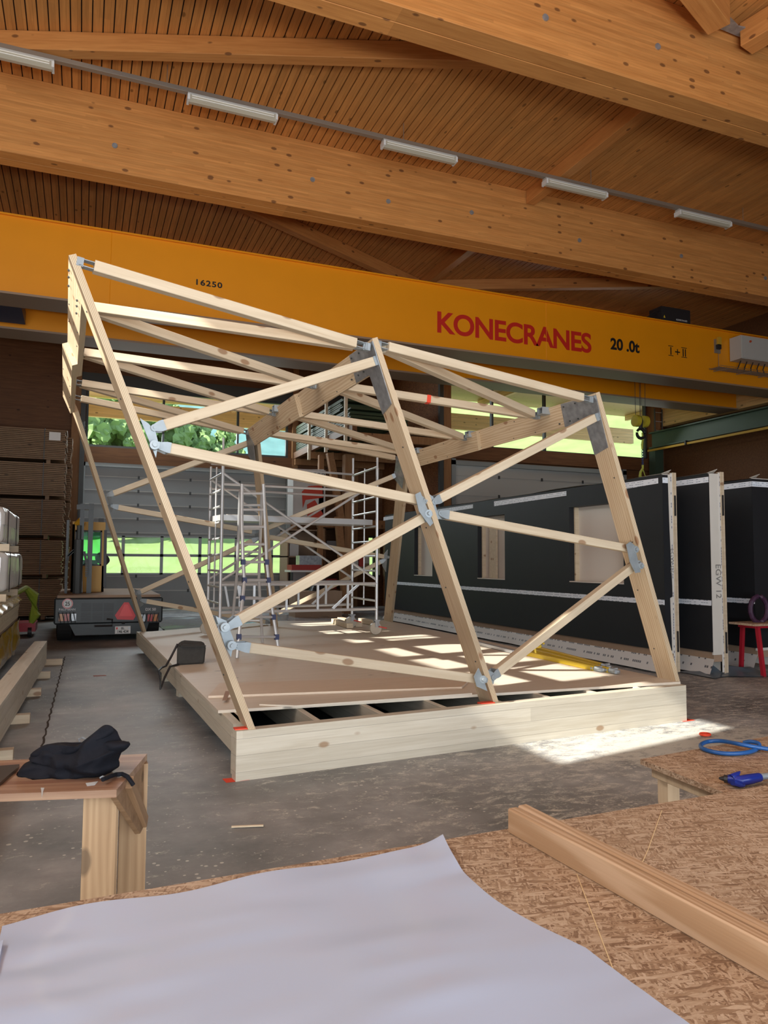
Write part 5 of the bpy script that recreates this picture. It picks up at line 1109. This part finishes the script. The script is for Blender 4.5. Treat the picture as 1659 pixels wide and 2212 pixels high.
t = MB().prism([P(x, y, z=.752) for x, y in ((-60, 1665), (42, 1657), (38, 1664), (0, 1697), (-60, 1712))], (0, 0, .012)).build('dark_board', plain('dark_brown_board', (.05, .035, .025), .35)); tag(t, 'thin dark board on the bench at the left edge, beside the bag', 'board')
M_CHK = plain('chalk_line_yellow', (.75, .6, .35), .7)
# large strand board table
tb = thing('work_table', (1, 1.1, 0), 'large strand board work table in the foreground under the white sheet', 'table')
ta = [V((-1.3, 1.895, .782)), V((2.75, 2.03, .782)), V((2.8, .15, .782)), V((-1.3, .15, .782))]
MB().prism(ta, (0, 0, .018)).build('table_top', M_OSB, tb)
for x in (-1.0, 1.0, 2.5): MB().box((x, .4, 0), (x+.08, .48, .782)).build('leg', M_OLD, tb); MB().box((x, 1.7, 0), (x+.08, 1.78, .782)).build('leg', M_OLD, tb)
barobj('apron', (-1.2, 1.74, .73), (2.6, 1.86, .73), .05, .09, M_OLD, tb)
for pts in ([(1246, 1888), (1300, 2030), (1350, 2160)], [(1430, 1750), (1400, 1835), (1380, 1880)]):
    mb = MB()
    for i in range(len(pts)-1):
        A, B = P(*pts[i], z=.8005), P(*pts[i+1], z=.8005); mb.bar(A, B, .0022, .0006)
    mb.build('chalk_line', M_CHK, tb)
# board pair on the table
A1, A2 = P(1098, 1800, z=.8), P(1659, 2123, z=.8); d = (A2-A1).normalized(); sd = V((0, 0, 1)).cross(d); sd = sd if sd.x > 0 else -sd
A2 = A1+d*1.7
M_PINE = wood('warm_pine', (.60, .42, .27), (.47, .30, .17), 'X', grain=.5, knots=.4, rough=.45, rings=.9, gscale=1.6)
for i, (o, h, l) in enumerate([(.0, .072, 'pine board standing on edge on the table, the one nearer the white sheet'), (.036, .076, 'pine board standing on edge on the table, the one farther from the white sheet')]):
    t = barobj('pine_board', A1+sd*(o+.0165)+V((0, 0, h/2)), A2+sd*(o+.0165)+V((0, 0, h/2)), .033, h, M_PINE, None, ch=.004); tag(t, l, 'board', 'pine boards on the work table')
# white sheet
def sheet(u, v):
    x = -.135+(1.06+.05*u)*u; far = 1.845+.095*u+.012*sin(u*5.2+.5)+.01*sin(u*13); rt_ = .0
    y = far-(far-.3)*v
    if u > .8: x += (u-.8)/.2*(-.055*sin(min(1, v*2.6)*pi)+.03*v)
    w1 = noise.noise(V((x*2.2+3, y*3.6, 0))); n = .006*w1+.003*noise.noise(V((x*3.2, y*13, 4)))*max(0, .6+w1)+.002*max(0, 1-abs(x-.02)*5)*noise.noise(V((x*9, y*14, 7)))
    ed = max(0, 1-v/.12); z = .8085+n*(1-.6*ed)+.02*max(0, (u-.9)/.1)**2*ed+.007*ed*sin(u*9)**2
    return (x, y, max(z, .8015))
t = MB().grid(sheet, 150, 130).build('white_sheet', M_SHEET, None, smooth=True); tag(t, 'large glossy white plastic sheet spread over the foreground table', 'plastic sheet')
def sheet2(u, v):
    x = -1.25+1.125*u; far = 1.80+.02*sin(u*7)-.06*max(0, (u-.9)/.1)**1.5; y = far-(far-.3)*v
    return (x, y, .8045+.004*noise.noise(V((x*4, y*8, 9)))+.016*max(0, (u-.96)/.04)*(1-v))
t = MB().grid(sheet2, 60, 90).build('white_sheet', M_SHEET, None, smooth=True); tag(t, 'second white plastic sheet at the lower left corner, under the big one', 'plastic sheet')
M_LEGW = wood('raw_leg_timber', (.55, .42, .28), (.42, .30, .19), 'Z', grain=.4)
# small right table
st = thing('small_table', (2.8, 2.4, 0), 'smaller strand board table at the right edge with the blue hose', 'table')
p0, p1, p2 = P(1383, 1640, z=.75), P(1700, 1583, z=.75), P(1575, 1716, z=.75); e1 = (p1-p0).normalized(); e2 = (p2-p0).normalized()
MB().prism([p-V((0, 0, .022)) for p in (p0, p0+e1*1.5, p0+e1*1.5+e2*.58, p0+e2*.58)], (0, 0, .022)).build('table_top', M_OSB, st)
b0 = p0+e1*.06+e2*.03+V((0, 0, -.052)); barobj('rail', b0, b0+e2*.52, .03, .045, M_LEGW, st); barobj('rail', b0, b0+e1*1.35, .03, .045, M_LEGW, st)
for k in ((.13, .05), (1.3, .06), (.13, .5), (1.3, .5)): c = p0+e1*k[0]+e2*k[1]; MB().box((c.x-.035, c.y-.03, 0), (c.x+.03, c.y+.03, .70)).build('leg', M_LEGW, st)
M_HOSE = plain('blue_hose', (.015, .10, .32), .35)
zc_ = .762; c = P(1583, 1614, z=zc_); pts = []
for k in range(27):
    an = radians(-20+k*14.5); pts.append(c+e1*(.135*cos(an))-e2*(.12*sin(an))*1.0+V((0, 0, .004+.012*(k > 20))))
pts = [P(1830, 1640, z=zc_), P(1700, 1624, z=zc_), P(1640, 1615, z=zc_+.01), P(1600, 1608, z=zc_+.02), P(1560, 1601, z=zc_+.01), P(1530, 1602, z=zc_), P(1514, 1609, z=zc_), P(1520, 1618, z=zc_), P(1550, 1626, z=zc_), P(1585, 1628, z=zc_), P(1620, 1624, z=zc_), P(1638, 1615, z=zc_), P(1638, 1606, z=zc_+.012), P(1620, 1602, z=zc_+.012), P(1605, 1605, z=zc_)]
sm = []
for i in range(len(pts)-1):
    p0_, p1_, p2_, p3_ = pts[max(0, i-1)], pts[i], pts[i+1], pts[min(len(pts)-1, i+2)]
    for k in range(6):
        s = k/6; sm.append(.5*((2*p1_)+(p2_-p0_)*s+(2*p0_-5*p1_+4*p2_-p3_)*s*s+(3*p1_-p0_-3*p2_+p3_)*s**3))
t = MB().tube(sm, .0095, 12).build('air_hose', M_HOSE, None, smooth=True); tag(t, 'blue air hose looped on the small right table', 'hose')
g = thing('air_gun', P(1600, 1690, z=.752), 'blue air blow gun lying on the small right table', 'air gun'); M_GUN = plain('gun_blue', (.012, .03, .25), .3)
gz = .775
MB().tube([P(1553, 1681, z=gz), P(1566, 1682, z=gz)], [.004, .012], 10).tube([P(1564, 1682, z=gz), P(1572, 1683, z=gz)], .015, 10).build('nozzle', M_BLK, g)
MB().tube([P(1568, 1682, z=gz), P(1582, 1684, z=gz), P(1600, 1687, z=gz), P(1620, 1683, z=gz), P(1640, 1679, z=gz)], [.013, .022, .02, .019, .017], 12).build('body', M_GUN, g, smooth=True)
MB().tube([P(1580, 1680, z=gz+.01), P(1592, 1673, z=gz+.02), P(1598, 1667, z=gz+.02)], [.014, .01, .003], 8).build('trigger', M_GUN, g, smooth=True)
MB().tube([P(1583, 1690, z=gz), P(1598, 1696, z=gz-.012), P(1606, 1695, z=gz-.012)], [.012, .009, .009], 8).build('guard', M_GUN, g, smooth=True)
MB().tube([P(1638, 1679, z=gz), P(1652, 1677, z=gz), P(1700, 1670, z=gz)], [.014, .012, .011], 10).build('coupling', M_GALV, g)
c = P(1523, 1586, z=.02); t = MB().tube([c+V((.045*cos(q), .04*sin(q), 0)) for q in [radians(v) for v in range(0, 361, 30)]], .012, 8).build('orange_ring', M_REDP); tag(t, 'small orange-red ring lying on the floor right of the platform', 'ring')
A, B = P(500, 1786, z=.01), P(569, 1783, z=.01); t = barobj('thin_lath', A, B, .02, .01, M_PALE); tag(t, 'thin wooden lath lying on the bare floor before the platform', 'lath')
